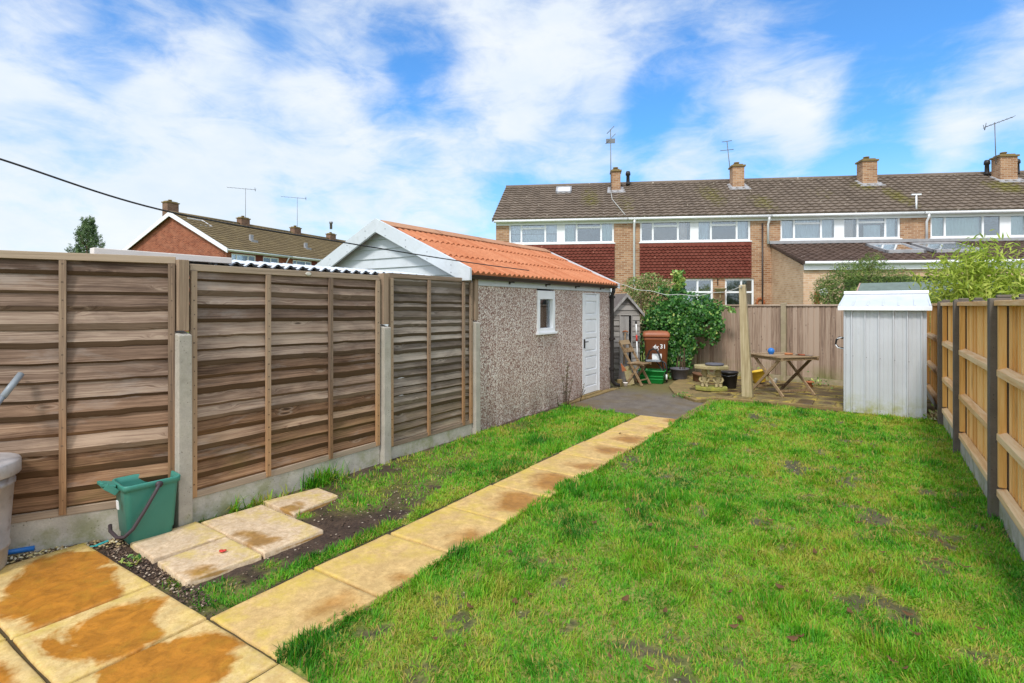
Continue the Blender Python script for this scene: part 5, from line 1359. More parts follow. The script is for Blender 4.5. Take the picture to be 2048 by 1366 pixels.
# galvanised dustbin cut by the left edge
db = thing('dustbin', 'old pale grey dustbin with lid at the left edge of the patio', 'dustbin', (-4.48, .84, .015))
mb = MB(); mb.lathe([(.20, 0), (.205, .01), (.215, .12), (.222, .125), (.222, .145), (.217, .15), (.24, .5), (.247, .505), (.247, .525), (.24, .53), (.25, .60)], n=36); mb.build('body', 'galvanised_bin', db)
mb = MB(); mb.lathe([(.268, .565), (.272, .57), (.272, .64), (.266, .65), (.24, .655), (.1, .685), (.001, .69)], n=36, close=False); mb.tube([(-.05, 0, .685), (-.045, 0, .72), (.045, 0, .72), (.05, 0, .685)], .01, 8); mb.build('lid', 'galvanised_bin', db)
mb = MB(); mb.tube([(.235, -.08, .47), (.27, -.07, .46), (.285, 0, .455), (.27, .07, .46), (.235, .08, .47)], .009, 8); mb.build('handle', 'galvanised_bin', db)
pl = thing('tool_pole', 'grey plastic pole leaning against the fence at the left edge', 'pole')
mb = MB(); T0 = Vector((-4.535, 1.13, 1.165)); dv = Vector((.105, .12, .135)); B0 = T0 - dv * 1.0 - Vector((-.55, .5, .85)); 
P1 = Vector((-4.435, 1.01, 1.025)); dd_ = (T0 - P1); B0 = T0 - dd_ * 7.9
mb.tube([B0, T0 - dd_ * .55], .014, 10); mb.build('tube', 'grey_plastic_tube', pl)
mb = MB(); mb.tube([T0 - dd_ * .9, T0], .019, 10); mb.build('grip', 'grey_plastic_tube', pl)
bp = thing('water_pipe', 'short bright blue pipe lying on gravel under the fence', 'pipe', on_ground(40, 1101, .03)[:])
mb = MB(); q0, q1 = on_ground(-60, 1117, .03), on_ground(69, 1096, .03); c_ = on_ground(40, 1101, .03); mb.tube([q0 - c_, q1 - c_], .016, 10); mb.build('tube', 'blue_plastic', bp)
tp = MB(); c_ = on_ground(203, 1088, .03); tp.bar((0, -.035, .0), (.01, .035, .012), .022, .006); tp.bar((-.012, -.06, .004), (0, -.035, .0), .01, .004)
o = tp.build('plastic_scrap', 'teal_plastic'); o.location = c_; tag(o, 'little teal plastic scrap on the gravel by the caddy', 'litter')
og = MB(); og.ball((0, 0, 0), (.022, .014, .007), 10, 6); og.ball((.014, .012, .002), (.012, .012, .006), 8, 5); o = og.build('plastic_scrap', 'red_paint'); o.location = (-3.44, 1.83, .044); tag(o, 'tiny orange-red scrap lying on a pale slab', 'litter')

# wheelie bin
wb = thing('wheelie_bin', 'brown wheelie bin numbered 31 with a white label, in front of ivy', 'wheelie bin', (-3.88, 11.40, .01), R(20))
mb = MB(); tapered_tub(mb, [(.19, .22, .04, .02), (.20, .23, .04, .03), (.245, .29, .05, .86), (.262, .305, .05, .87), (.262, .305, .05, .93), (.25, .29, .05, .935)]); mb.build('body', 'brown_bin_plastic', wb)
mb = MB(); tapered_tub(mb, [(.275, .33, .05, .937), (.28, .335, .05, .945), (.278, .33, .06, 1.0), (.25, .30, .06, 1.04), (.15, .2, .06, 1.055)]); mb.bx(-.22, .22, .30, .37, .93, .985); mb.build('lid', 'brown_bin_plastic', wb)
for s in (-1, 1):
    mb = MB(); mb.xf = Matrix.Translation((s * .225, .22, .10)) @ Matrix.Rotation(R(90), 4, 'Y'); mb.lathe([(.09, -.025), (.10, -.02), (.10, .02), (.09, .025)], n=18); mb.build('wheel', 'black_plastic', wb)
FRT = lambda z: -(.23 + (.06) * (z - .03) / .83) - .004
def words(txt, size, x, z, parent, mat, name, rot=0., shear=0.):
    cu = bpy.data.curves.new(name, 'FONT'); cu.body = txt; cu.size = size; cu.extrude = .0015; cu.align_x = 'CENTER'; cu.shear = shear; cu.offset = size * .02
    t_ = bpy.data.objects.new(name, cu); COL.objects.link(t_)
    bpy.context.view_layer.update()
    me = bpy.data.meshes.new_from_object(t_.evaluated_get(bpy.context.evaluated_depsgraph_get())); bpy.data.objects.remove(t_)
    o = bpy.data.objects.new(name, me); COL.objects.link(o); me.materials.clear(); me.materials.append(M[mat]); o.parent = parent
    o.location = (x, FRT(z + size * .35) - .003, z); o.rotation_euler = (R(90) + math.atan(.06 / .83) * 1, 0, 0)
    o.rotation_euler = (R(94), rot, 0)
    return o
words('31', .125, .135, .70, wb, 'white_paint', 'house_number')
words('4x', .115, -.015, .695, wb, 'white_paint', 'house_number', shear=.2)
words('V', .09, .02, .62, wb, 'white_paint', 'house_number')
mb = MB(); mb.bx(-.085, .11, FRT(.5) - .004, FRT(.5) + .01, .46, .585); mb.build('label_sticker', 'white_paint', wb)

# green recycling crate
gc = thing('recycling_crate', 'bright green open recycling crate on the tarmac before the brown bin', 'crate', (-3.80, 10.95, .01), R(12))
mb = MB(); tapered_tub(mb, [(.22, .15, .03, 0), (.225, .155, .03, .005), (.255, .185, .035, .24), (.27, .20, .035, .245), (.272, .202, .035, .27), (.262, .192, .035, .272), (.25, .18, .035, .25), (.225, .15, .03, .015)]); mb.build('body', 'green_box_plastic', gc)
mb = MB()
for z in (.08, .14): mb.bx(-.215 - z * .12, .215 + z * .12, -.16 - z * .13, -.15 - z * .1, z, z + .02)
mb.build('rib', 'green_box_plastic', gc, .004)

# step stool with hoop
ss = thing('step_stool', 'grey step on black tubular legs with a hoop handle, before the brown bin', 'step stool', (-3.80, 11.02, .01), R(10)); ss.scale = (1, 1, .90)
mb = MB(); mb.tube([(-.19, 0, .50), (-.15, .02, .52), (-.13, .03, .60), (-.09, .03, .72), (-.02, .03, .77), (.05, .03, .75), (.10, .03, .66), (.14, .02, .54), (.16, 0, .50)], .02, 8); mb.build('hoop', 'black_plastic', ss)
mb = MB(); mb.tube([(-.20, 0, .5), (.19, 0, .49), (.24, -.02, .45), (.26, -.03, .36), (.265, -.05, .02)], .018, 8); mb.tube([(.05, .02, .47), (.18, -.02, .30), (.23, -.04, .16), (.26, -.05, .1)], .013, 8); mb.tube([(-.17, .03, .48), (-.23, .16, .02)], .016, 8); mb.tube([(.17, .05, .48), (.22, .2, .02)], .016, 8); mb.build('leg_frame', 'black_plastic', ss)
mb = MB(); mb.prism(rrect(.15, .09, .04), .485, .515); mb.xf = None; o = mb.build('step', 'grey_plastic_tube', ss); o.location = (0, -.02, 0)
mb = MB(); mb.tube([(.262, -.05, .20), (.265, -.052, .08)], .021, 8); mb.build('leg_sleeve', 'white_paint', ss)

# folding chair, seat facing +x
ch = thing('folding_chair', 'weathered wooden folding chair with crossed legs beside the tool shed', 'chair', (-4.02, 10.50, .01), R(-8))
for s in (-1, 1):
    y = s * .17
    mb = MB(); mb.bar((-.25, y, .86), (.26, y, .012), .022, .045); mb.build('back_leg', 'furn', ch, .003)
    mb = MB(); mb.bar((.19, y * .82, .43), (-.10, y * .82, .012), .022, .045); mb.build('front_leg', 'furn', ch, .003)
mb = MB()
for i in range(6): x = -.06 + i * .058; mb.bx(x, x + .05, -.19, .19, .43, .45, random.random())
for s in (-1, 1): mb.bx(-.06, .29, s * .15 - .012, s * .15 + .012, .405, .429)
mb.build('seat', 'furn', ch, .003)
mb = MB()
for q in (.02, .20): 
    p = Vector((-.25, 0, .86)).lerp(Vector((.26, 0, .012)), q); mb.tint = random.random(); mb.bar(p + Vector((.018, -.19, 0)), p + Vector((.018, .19, 0)), .10, .018, (.86, 0, .5))
mb.build('backrest', 'furn', ch, .003)
mb = MB(); mb.bar((.20, -.16, .11), (.20, .16, .11), .03, .02); mb.bar((-.06, -.13, .07), (-.06, .13, .07), .03, .02); mb.build('stretcher', 'furn', ch, .002)

# items leaning by the tool shed
sp = thing('garden_spade', 'long wooden-handled spade leaning on the grey tool shed beside the downpipe', 'spade', (-4.30, 10.55, .01))
mb = MB(); mb.tube([(-.05, .28, 1.02), (-.03, .2, .70), (.0, .08, .36)], .016, 8); mb.build('shaft', 'furn', sp)
mb = MB(); mb.tube([(-.11, .28, 1.04), (-.05, .29, 1.06), (.01, .28, 1.04)], .017, 8); mb.build('handle', 'terracotta', sp)
mb = MB(); mb.smooth = True; mb.grid(lambda u, v: ((u - .5) * .18 * (1 if v > .2 else .7 + 1.5 * v), .08 - .08 * (1 - v) - .03 * math.cos((u - .5) * 2.4), .02 + .36 * v), 6, 6); mb.build('blade', 'tool_steel', sp)
bl = thing('leaning_board', 'dark mossy board leaning in front of the folding chair legs', 'board', (-4.10, 10.36, .01))
mb = MB(); mb.bar((.06, .0, .0), (-.07, .12, .36), .16, .025, (0, 1, .2)); mb.build('plank', 'mossy_stone', bl, .004)
tr = thing('terracotta_shard', 'triangular orange terracotta shard propped beside the black downpipe', 'shard', (-4.16, 10.12, .30))
mb = MB(); mb.extrude([(0, 0, .17), (.12, .02, .02), (.03, .0, .0)], (.0, .012, .0)); mb.build('piece', 'terracotta', tr)
lg = thing('cup', 'pale cup standing on the tarmac under the black downpipe outlet', 'cup', (-4.06, 10.12, .01))
mb = MB(); mb.lathe([(.035, 0), (.045, .07), (.05, .075), (.046, .08), (.03, .02)], n=16); mb.build('cup', 'white_sheet_trim', lg)
mb = MB(); mb.bx(-.04, .04, -.05, .05, .0, .14); o = mb.build('stone_block', 'edging_stone', None, .01); o.location = (-4.16, 10.07, .01); tag(o, 'small buff stone block at the garage corner beside the downpipe', 'block')
stt = thing('litter_picker', 'red and white long-handled tool standing against the tool shed', 'garden tool', (-4.05, 10.80, .01))
segs = [(.0, .12, 'red_paint', .022), (.12, .36, 'white_paint', .014), (.36, .46, 'red_paint', .02), (.46, .86, 'white_paint', .012), (.86, .98, 'red_paint', .02), (.98, 1.22, 'white_paint', .013), (1.22, 1.28, 'black_plastic', .022)]
for a, b, mt, r in segs:
    mb = MB(); f = lambda z: (-.06 * z, .05 * z, z); mb.tube([f(a + .38 * 0), f(b)], r, 8); mb.build('shaft_section', mt, stt)

# stone bench on two carved figures
bn = thing('stone_bench', 'mossy stone stool with octagonal top carried by two carved figures', 'stone stool', (-2.46, 10.26, .06), R(18)); bn.scale = (.88, .88, .92)
mb = MB(); oct_ = [(.34 * math.cos(R(22.5 + 45 * k)) * 1.0, .22 * math.sin(R(22.5 + 45 * k))) for k in range(8)]; mb.prism(oct_, .0, .075); mb.build('base', 'green_stone', bn, .015)
mb = MB(); oct2 = [(.36 * math.cos(R(22.5 + 45 * k)), .25 * math.sin(R(22.5 + 45 * k))) for k in range(8)]; mb.prism(oct2, .425, .495); mb.build('top', 'mossy_stone', bn, .015)
for s in (-1, 1):
    mb = MB(); cx = s * .135; mb.smooth = True
    mb.lathe([(.045, .075), (.055, .10), (.058, .16), (.056, .22), (.064, .25), (.04, .275), (.04, .285)], (cx, 0, 0), 14, True, 1., .85)
    mb.ball((cx, -.01, .33), (.055, .055, .06), 14, 9); mb.lathe([(.06, .345), (.062, .37), (.045, .41), (.05, .424)], (cx, 0, 0), 14)
    for q in (-1, 1):
        mb.tube([(cx + q * .072, .0, .245), (cx + q * .092, -.03, .20), (cx + q * .06, -.075, .165), (cx + q * .018, -.085, .16)], [.024, .023, .02, .017], 8)
        mb.tube([(cx + q * .035, -.02, .13), (cx + q * .04, -.08, .11), (cx + q * .042, -.085, .085)], [.035, .032, .028], 8); mb.ball((cx + q * .042, -.11, .09), (.034, .055, .024), 10, 6)
        mb.ball((cx + q * .056, .0, .33), (.012, .018, .02), 8, 5)
    mb.ball((cx, -.064, .325), (.012, .014, .014), 8, 5); mb.ball((cx, -.05, .30), (.04, .025, .025), 8, 5)
    mb.build('carved_figure', 'mossy_stone', bn)
mb = MB(); mb.bx(-.04, .04, -.09, -.08, .37, .424); mb.build('name_plate', 'pink_trim', bn)
ds = MB(); ds.lathe([(.15, 0), (.165, .01), (.165, .03), (.155, .035), (.14, .025)], n=28); o = ds.build('round_dish', 'slate_disc'); o.location = (-2.40, 10.25, .518); tag(o, 'dark grey round dish lying on the mossy stone stool', 'dish')
# buckets and pots
def bucket(name, label, cat, loc, r0, r1, h, mat, tilt=0., rim=.012, fill=None, grp=None):
    t_ = thing(name, label, cat, loc); t_.rotation_euler = (0, tilt, 0)
    mb = MB(); mb.lathe([(r0, 0), (r0 + .004, .005), (r1, h - .03), (r1 + rim, h - .028), (r1 + rim, h), (r1 - .004, h), (r0 - .006, .02)], n=28); mb.build('body', mat, t_)
    if fill: mb = MB(); mb.lathe([(r1 - .02, h - .05), (.001, h - .04)], n=20, close=False); mb.build('compost', fill, t_)
    return t_
bk_ = bucket('bucket', 'plain black bucket between the stone stool and the washing line post', 'bucket', (-2.24, 10.72, .06), .115, .15, .31, 'black_plastic')
mb = MB(); mb.tube([(-.155, 0, .285), (-.11, -.13, .25), (0, -.175, .235), (.11, -.13, .25), (.155, 0, .285)], .004, 5); mb.build('handle', 'steel_rod', bk_)
bucket('plant_pot', 'yellow plant pot tilted behind the washing line post', 'plant pot', (-1.86, 11.7, .08), .10, .15, .24, 'yellow_plastic', R(-14), fill='brown_bark')
bucket('plant_pot', 'round dark planter at the foot of the ivy', 'plant pot', (-3.44, 11.62, .04), .14, .19, .23, 'slate_disc', fill='brown_bark')
bucket('plant_pot', 'brown clay pot half hidden behind the stone stool', 'plant pot', (-2.98, 11.35, .06), .10, .13, .16, 'brown_pot', R(10), fill='brown_bark')
bucket('plant_pot', 'small dark red pot beyond the wooden table legs', 'plant pot', (-1.0, 11.75, .06), .05, .065, .1, 'terracotta', fill='brown_bark')
pb = MB(); pb.ball((0, 0, .05), (.07, .06, .055), 12, 8); pb.ball((.05, .02, .10), (.035, .035, .04), 10, 6); o = pb.build('garden_ornament', 'concrete_post'); o.location = (-1.62, 11.6, .06); tag(o, 'small pale round ornament on the paving behind the wooden table', 'ornament')
# washing line post and line
wp = thing('washing_line_post', 'tall tapering weathered post standing where the lawn meets the paving', 'post', (-1.76, 9.90, 0))
mb = MB(); tw = (-.10, .02)
mb.add([(-.09, -.075, -.2), (.09, -.075, -.2), (.09, .075, -.2), (-.09, .075, -.2), (-.052 + tw[0], -.05 + tw[1], 1.95), (.05 + tw[0], -.05 + tw[1], 1.95), (.05 + tw[0], .05 + tw[1], 1.97), (-.052 + tw[0], .05 + tw[1], 1.97)], [(0, 3, 2, 1), (4, 5, 6, 7), (0, 1, 5, 4), (1, 2, 6, 5), (2, 3, 7, 6), (3, 0, 4, 7)])
mb.build('shaft', 'post', wp, .01)
mb = MB(); mb.tube([(-.10, -.07, 1.90), (-.10, -.06, 1.93), (-.10, .02, 1.93)], .006, 6); mb.build('hook', 'steel_rod', wp)
ln = thing('clothes_line', 'slack grey clothes line from the garage corner to the tall post', 'clothes line')
mb = MB(); qa, qm, qb = Vector((-4.08, 9.72, 2.03)), None, Vector((-1.86, 9.84, 1.93)); pts = []
for i in range(25):
    u = i / 24; p = qa.lerp(qb, u); p.z -= .22 * 4 * u * (1 - u) * (.62 + .38 * u) - .015 * math.sin(u * 26); pts.append(p)
mb.tube(pts, .0055, 6); mb.build('rope', 'rope_fibre', ln)
# overhead cable
oc = thing('overhead_cable', 'black overhead cable sloping from the upper left to the garage eave', 'cable')
def hermite(P, n=14):
    out = []
    for i in range(len(P) - 1):
        p0, p1 = Vector(P[i]), Vector(P[i + 1]); m0 = (Vector(P[min(i + 1, len(P) - 1)]) - Vector(P[max(i - 1, 0)])) / 2; m1 = (Vector(P[min(i + 2, len(P) - 1)]) - Vector(P[i])) / 2
        for k in range(n):
            t = k / n; out.append(p0 * (2 * t ** 3 - 3 * t ** 2 + 1) + m0 * (t ** 3 - 2 * t ** 2 + t) + p1 * (-2 * t ** 3 + 3 * t ** 2) + m1 * (t ** 3 - t ** 2))
    out.append(Vector(P[-1])); return out
ca = [on_x(px, py, -4.0) for px, py in ((0, 318), (345, 425), (700, 487), (925, 523), (1058, 541))]
ca = [Vector((-4.0, .3, 2.54)), ] + ca; ca = [Vector((-3.9, -1.5, 3.05))] + ca
mb = MB(); mb.tube(hermite(ca), .0065, 6); mb.build('wire', 'cable_rubber', oc)

# folding table
ft = thing('folding_table', 'weathered slatted wooden garden table on crossed legs on the far paving', 'table', (-1.33, 10.60, .06), R(-42))
tz = .66
mb = MB()
for i in range(9): x = -.42 + i * .094; mb.bx(x, x + .086, -.40, .40, tz, tz + .02, random.random())
mb.build('tabletop', 'furn', ft, .003)
mb = MB()
for s in (-1, 1): mb.bx(-.42, .43, s * .36 - .014, s * .36 + .014, tz - .05, tz - .001)
mb.bx(-.40, -.36, -.34, .34, tz - .045, tz - .003); mb.bx(.36, .40, -.34, .34, tz - .045, tz - .003); mb.build('apron', 'furn', ft, .003)
for s in (-1, 1):
    for q in (-1, 1):
        mb = MB(); y = s * .32 + q * .015; mb.tint = random.random(); mb.bar((q * .38, y, 0), (-q * .33, y, tz - .03), .022, .05, (1, 0, 0)); mb.build('leg', 'furn', ft, .003)
mb = MB()
for q in (-1, 1): mb.bar((q * .30, -.31, .09), (q * .30, .31, .09), .02, .04)
mb.build('stretcher', 'furn', ft, .002)
tbl = lambda x, y: ft.matrix_basis @ Vector((x, y, tz + .02)) if False else Vector((-1.33, 10.60, .06)) + Matrix.Rotation(R(-42), 3, 'Z') @ Vector((x, y, tz + .02))
bb_ = MB(); bb_.ball((0, 0, .055), .058, 16, 12); bb_.lathe([(.04, 0), (.035, .012)], n=12); o = bb_.build('ball', 'blue_plastic'); o.location = tbl(-.13, -.12); tag(o, 'blue ball resting on the wooden table', 'ball')
tw_ = thing('hand_trowel', 'hand trowel with pale orange handle lying on the wooden table', 'trowel', tbl(.12, .08)[:], R(10))
mb = MB(); mb.tube([(-.10, 0, .022), (.03, 0, .022)], [.02, .016], 10); mb.build('handle', 'orange_handle', tw_)
mb = MB(); mb.tube([(.03, 0, .022), (.07, 0, .022)], .006, 6); mb.smooth = True; mb.grid(lambda u, v: (.07 + .13 * u, (v - .5) * .07 * (1 - u ** 2), .02 - .012 * math.cos((v - .5) * 3)), 6, 4); mb.build('blade', 'tool_steel', tw_)
cl = thing('hand_fork', 'small dark hand fork lying beside the trowel on the table', 'hand tool', tbl(.28, .20)[:], R(-20))
mb = MB(); mb.tube([(-.1, 0, .015), (.02, 0, .015)], .013, 8); mb.build('handle', 'red_gate_timber', cl)
mb = MB(); mb.tube([(.02, 0, .015), (.05, 0, .015)], .006, 6)
for s in (-1, 0, 1): mb.tube([(.05, 0, .015), (.07, s * .025, .015), (.14, s * .025, .008)], .005, 5)
mb.build('prongs', 'tool_steel', cl)

# ================================================================== PLANTS
def dirs(n):
    v = RNG.normal(size=(n, 3)); return v / np.linalg.norm(v, axis=1)[:, None]
def clumped(n, blobs, shell=.55):
    """points in a union of ellipsoids, denser near their surfaces; returns points, outward directions"""
    w = np.array([b[3] * b[4] * b[5] for b in blobs]) ** .75; pick = RNG.choice(len(blobs), n, p=w / w.sum())
    C = np.array([b[:3] for b in blobs])[pick]; Rr = np.array([b[3:6] for b in blobs])[pick]
    d = dirs(n); r = (RNG.random(n) ** (1 / 3.)) ** shell; r = np.minimum(r * RNG.normal(1, .07, n), 1.2)
    return C + d * Rr * r[:, None], d
# ivy over the back fence
iv = thing('ivy', 'dense dark green ivy hanging over the far fence behind the brown bin', 'ivy', (0, 0, 0))
def ivpt(px, py, y=12.3): p = on_y(px, py, y); return (p.x, p.y, p.z)
blobs = []
for (px, py, rx, rz, ry, y) in ((1340, 600, .5, .34, .30, 12.45), (1375, 610, .55, .28, .32, 12.35), (1400, 625, .45, .26, .3, 12.25), (1330, 640, .5, .35, .32, 12.3), (1365, 655, .42, .34, .28, 12.2), (1412, 628, .28, .20, .22, 12.2), (1432, 655, .10, .34, .12, 12.15), (1405, 665, .12, .34, .14, 12.15),
                                (1345, 690, .27, .36, .24, 12.2), (1350, 725, .2, .28, .2, 12.1), (1352, 575, .2, .2, .2, 12.4), (1300, 655, .3, .32, .28, 12.45), (1290, 690, .2, .3, .2, 12.5), (1378, 700, .17, .18, .15, 12.2), (1362, 715, .24, .25, .2, 12.1), (1340, 720, .2, .3, .2, 12.0), (1372, 690, .25, .25, .2, 12.15), (1345, 755, .12, .1, .1, 11.75)):
    p = ivpt(px, py, y); blobs.append((p[0], p[1], p[2], rx, ry, rz))
P, d = clumped(15000, blobs, .5)
cl_ = fbm(P[:, 0] + P[:, 1], P[:, 2], .22, 101)
keep = cl_ > .43; P, d, cl_ = P[keep], d[keep], cl_[keep]
t_ = .10 + (cl_ - .5) * .6 + RNG.random(len(P)) ** 2.2 * .75 + .12 * np.clip((P[:, 0] + 3.1) / .6, 0, 1)
leaf_cloud('foliage', P, .06, 'ivy_leaf', iv, t_, .1, d * np.array([1, 1, .6]) + np.array([.2, -.8, .2]), shape='ivy', droop=.8)
# new shoot and trailing strand
sh = on_y(1357, 555, 12.4)
P = np.array([[sh.x + max(-.14, min(.14, random.gauss(0, .07))), sh.y + random.gauss(0, .04), sh.z + random.uniform(-.3, .16)] for _ in range(240)]); leaf_cloud('young_shoot', P, .09, 'ivy_leaf', iv, RNG.uniform(.7, 1., 240), .4, shape='ivy')
Q = []
for k in range(46):
    a = on_y(random.uniform(1318, 1446), random.uniform(590, 640), random.uniform(12.0, 12.2)); L_ = random.uniform(.35, 1.15) * (1.2 if a.x < -3.2 else .75); dx_ = random.gauss(.03, .07)
    for q in range(int(L_ * 75)):
        w = random.random(); Q.append((a.x + dx_ * w * 2 + random.gauss(0, .035), a.y + random.gauss(0, .03) - .05 * math.sin(w * 3), a.z - L_ * w + random.gauss(0, .02)))
Q = np.array(Q); Q = Q[Q[:, 2] > .05]; leaf_cloud('hanging_strands', Q, .055, 'ivy_leaf', iv, .12 + RNG.random(len(Q)) ** 1.8 * .75, .1, np.tile(np.array([[.2, -1, .1]]), (len(Q), 1)), shape='ivy', droop=1.)
s0_, s1_ = on_y(1425, 610, 12.2), on_y(1470, 622, 12.2)
P = np.array([list(s0_.lerp(s1_, random.random() ** .8) + Vector((random.gauss(0, .03), random.gauss(0, .03), random.gauss(0, .035)))) for _ in range(70)]); leaf_cloud('trailing_strand', P, .06, 'ivy_leaf', iv, RNG.uniform(.6, 1., 70), .3, shape='ivy')
mb = MB()
for _ in range(9):
    a = Vector((-3.45 + random.gauss(0, .1), 11.75, .15)); b = Vector((random.choice(blobs)[:3])); mb.tube([a, a.lerp(b, .5) + Vector((random.gauss(0, .1), .1, random.gauss(0, .1))), b], [.015, .012, .006], 6)
mb.build('stem', 'brown_bark', iv)
def shrub(name, label, cat, base, blobs, n, size, mat, tfun, aspect=.5, droop=0., stems=8, sr=.02, shell=.6, gap=.3, updir=.2, seed=0, stemmat='brown_bark', group=None):
    t = thing(name, label, cat, base, group=group); bl = [(b[0] - base[0], b[1] - base[1], b[2] - base[2]) + tuple(b[3:]) for b in blobs]
    P, d = clumped(n, bl, shell); g = fbm(P[:, 0] + P[:, 1] * .7 + seed, P[:, 2] + P[:, 1] * .3, .35 * max(1, max(b[3] for b in bl)), 120 + seed)
    k = g > gap; P, d, g = P[k], d[k], g[k]; k = P[:, 2] > .02; P, d, g = P[k], d[k], g[k]
    leaf_cloud('foliage', P, size, mat, t, tfun(P, g), updir, d, aspect=aspect, droop=droop)
    mb = MB()
    for i in range(stems):
        b = Vector(random.choice(bl)[:3]) + Vector((random.gauss(0, .15), random.gauss(0, .1), random.gauss(0, .1))); a = Vector((random.gauss(0, .08), random.gauss(0, .08), 0))
        mb.tube([a, a.lerp(b, .5) + Vector((random.gauss(0, .06), random.gauss(0, .06), .1)), b], [sr, sr * .7, sr * .3], 6)
    mb.build('stem', stemmat, t)
    return t
def bl(lst): return [(*at_depth(px, py, d), rx, ry, rz) for (px, py, d, rx, ry, rz) in lst]
shrub('mixed_shrub', 'variegated green and reddish shrub above the tool shed roof', 'shrub', tuple(at_depth(1290, 612, 12.9).xy) + (-.02,), bl([(1275, 575, 12.8, .35, .35, .28), (1300, 565, 12.9, .32, .35, .25), (1265, 600, 12.8, .2, .3, .25), (1310, 600, 12.8, .4, .35, .35), (1290, 630, 12.9, .42, .35, .4), (1300, 680, 13., .3, .3, .5), (1335, 575, 12.9, .25, .3, .2)]), 6500, .06, 'mixed_shrub_leaf', lambda P, g: .15 + RNG.random(len(P)) * .65 + (g - .5) * .7, gap=.34, stems=14)
shrub('feathery_shrub', 'soft dark green feathery shrub beyond the fence, beside the pale brick extension', 'shrub', tuple(at_depth(1720, 612, 15.2).xy) + (-.05,), bl([(1690, 590, 15.0, .75, .6, .75), (1740, 560, 15.3, .7, .6, .6), (1660, 600, 15.0, .5, .5, .6), (1790, 570, 15.3, .6, .5, .5), (1700, 545, 15.2, .5, .5, .35), (1745, 530, 15.2, .35, .4, .35), (1805, 590, 15.4, .5, .5, .6), (1650, 570, 15.1, .3, .3, .3), (1700, 640, 15.1, .9, .6, .8)]), 11500, .13, 'feathery_leaf', lambda P, g: .1 + RNG.random(len(P)) * .55 + (g - .5) * .8 + .12 * (P[:, 0] > .2), aspect=.13, gap=.25, stems=16, shell=.8, updir=.0)
def bamboo(label, base, canes, n, seed):
    t = thing('bamboo', label, 'bamboo', base, group=None); rg = random.Random(seed); mb = MB(); P = []; 
    for i in range(canes):
        a = Vector((rg.gauss(0, .32), rg.gauss(0, .2), 0)); h = rg.uniform(1.75, 2.8) - abs(a.x) * .7; tip = a + Vector((rg.gauss(0, .18), rg.gauss(0, .15), h)); mid = a.lerp(tip, .6) + Vector((0, 0, .1)); mb.tube([a, mid, tip], [.011, .009, .003], 6)
        for k in range(n // canes):
            q = rg.uniform(.28, 1.02); c = a.lerp(mid, q / .6) if q < .6 else mid.lerp(tip, (q - .6) / .4); P.append(list(c + Vector((rg.gauss(0, .17), rg.gauss(0, .17), rg.gauss(0, .11)))))
    P = np.array(P); P = P[P[:, 2] > .05]; g = fbm(P[:, 0] + P[:, 1], P[:, 2], .4, seed)
    leaf_cloud('foliage', P, .15, 'bamboo_leaf', t, .0 + RNG.random(len(P)) * .7 + (g - .5) * .8, .1, None, aspect=.2, droop=.6)
    mb.build('cane', 'bamboo_cane', t); return t
bamboo('yellow-green bamboo clump rising behind the far end of the golden fence', (1.62, 13.0, -.02), 44, 12000, 5)
bamboo('dark-stemmed bamboo at the right edge, half cut off by the frame', (2.55, 12.1, -.02), 13, 1700, 9)
shrub('straw_shrub', 'low tangle of straw-coloured stems and leaves behind the golden fence posts', 'shrub', (2.1, 11.4, -.02), [(1.9, 11.3, 1.45, .35, .3, .35), (2.3, 11.2, 1.5, .35, .3, .4), (2.1, 11.5, 1.0, .5, .4, .5)], 1800, .10, 'bamboo_leaf', lambda P, g: .45 + RNG.random(len(P)) * .6, aspect=.12, gap=.35, stems=14, sr=.008)
# conifer far left
cf = thing('conifer_tree', 'bushy upright dark green conifer behind the left fence', 'tree', tuple((FWD * 45 + RGT * ((175 - 1024) / FP * 45)).to_tuple()))
P = []; O = []
for i in range(190):
    z = 2.2 + 6.0 * (random.random() ** .85); rr = max(.12, 2.15 * (1 - ((z - 2.) / 7.2) ** 1.25)) * random.uniform(.55, 1.12); a = random.uniform(0, 6.3); bx_, by_ = rr * math.cos(a), rr * math.sin(a)
    for k in range(60):
        q = random.random() ** .7; P.append((bx_ * (.45 + .55 * q) + random.gauss(0, .06), by_ * (.45 + .55 * q) + random.gauss(0, .06), z + .9 * q ** 1.4 + random.gauss(0, .06)))
P = np.array(P); g = fbm(P[:, 0] + P[:, 1], P[:, 2], .6, 140)
leaf_cloud('crown', P, .20, 'conifer_needle', cf, .2 + RNG.random(len(P)) * .5 + (g - .5) * .6, .5, None, aspect=.3, droop=-.8)
mb = MB(); mb.tube([(0, 0, -.1), (.05, 0, 4), (0, 0, 8.4)], [.22, .14, .03], 10)
for i in range(30):
    z = random.uniform(2.5, 7.4); a = random.uniform(0, 6.3); r = 1.5 * (1 - ((z - 2.) / 7.2) ** 1.25); mb.tube([(0, 0, z - .3), (r * .5 * math.cos(a), r * .5 * math.sin(a), z), (r * .9 * math.cos(a), r * .9 * math.sin(a), z + .6)], [.05, .03, .01], 5)
mb.build('trunk', 'brown_bark', cf)
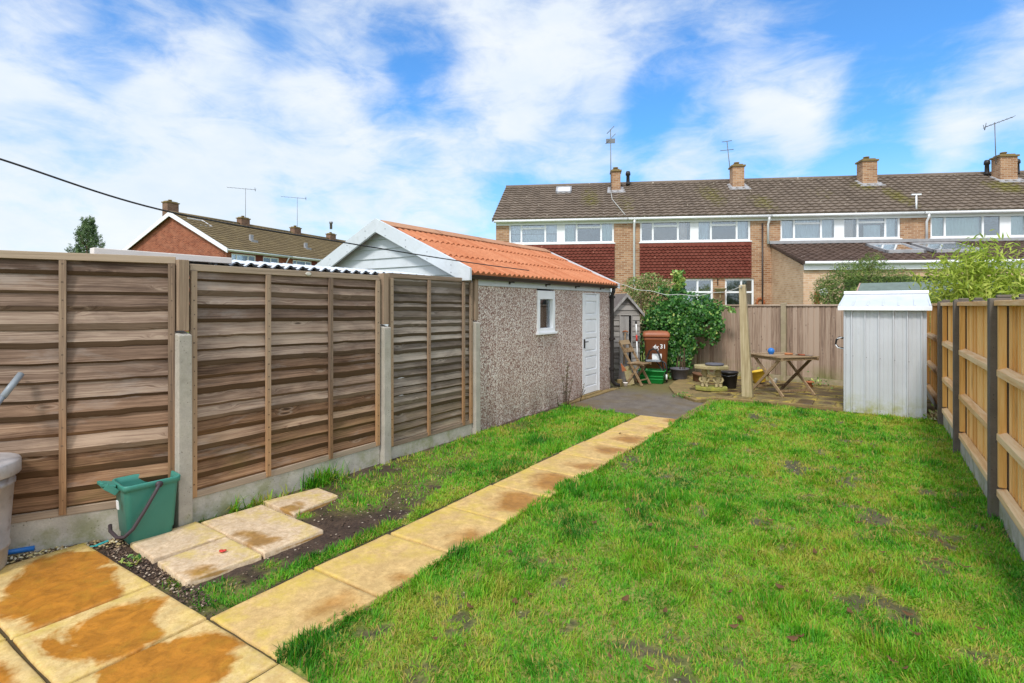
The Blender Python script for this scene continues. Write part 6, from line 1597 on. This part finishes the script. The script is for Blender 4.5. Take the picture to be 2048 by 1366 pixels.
# dry stems against the garage wall
dp_ = thing('dead_plant', 'tall dry brown stems standing against the pebbledash wall', 'plant', (-4.10, 7.68, .0))
mb = MB(); P = []
for (x, y, h, lx, ly) in ((0, 0, .78, .0, .10), (.01, .03, .62, .01, .02), (.0, -.04, .50, .0, -.06), (.02, .06, .42, .02, .12), (.02, -.25, .25, .03, -.12), (.04, .45, .3, .02, .12)):
    a = Vector((x, y, 0)); b = Vector((x + lx, y + ly, h)); m_ = a.lerp(b, .5) + Vector((0, random.gauss(0, .02), 0)); mb.tube([a, m_, b], [.008, .006, .003], 6)
    for k in range(int(h * 45)):
        q = random.uniform(.25, 1); c = a.lerp(b, q); P.append((c.x + random.gauss(0, .012), c.y + random.gauss(0, .016), c.z))
mb.tube([(.03, -.32, .03), (.05, .1, .06), (.05, .5, .1), (.05, .62, .18)], .006, 6)
mb.build('stem', 'brown_bark', dp_); P = np.array(P); leaf_cloud('seed_heads', P, .035, 'dry_stem', dp_, RNG.random(len(P)), .3)
# weeds and seedlings along the foot of the far fence and paving
def weed(label, base, n, r, h, mat='ivy_leaf', size=.05):
    t = thing('weed', label, 'plant', base); P = RNG.normal(size=(n, 3)) * np.array([r, r, h * .4]) + np.array([0, 0, h * .5]); P[:, 2] = np.abs(P[:, 2]) + .01
    leaf_cloud('leaves', P, size, mat, t, RNG.uniform(.35, .95, n), .5); mb = MB()
    for k in range(6): mb.tube([(random.gauss(0, .01), random.gauss(0, .01), -.01), (random.gauss(0, r), random.gauss(0, r), h * .8)], .003, 5)
    mb.build('stem', 'bamboo_cane', t)
weed('little green weed growing at the foot of the brown wheelie bin', (-3.62, 11.3, .0), 50, .06, .22)
weed('green weed in the joint between tarmac and raised mossy paving', (-2.74, 9.42, .01), 60, .07, .09, size=.04)
weed('tiny seedling at the corner of the pale slabs in the bare soil', (-3.82, 1.49, .0), 26, .035, .03, size=.03)
weed('leafy weed under the right side of the wooden table', (-.85, 11.9, .05), 50, .12, .16)
weed('leafy weed behind the washing line post', (-1.95, 11.9, .05), 60, .07, .25)
weed('weedy clump in the gap between metal shed and golden fence', (.72, 9.5, .0), 70, .06, .12, 'mixed_shrub_leaf')
print('objects', len(bpy.data.objects))
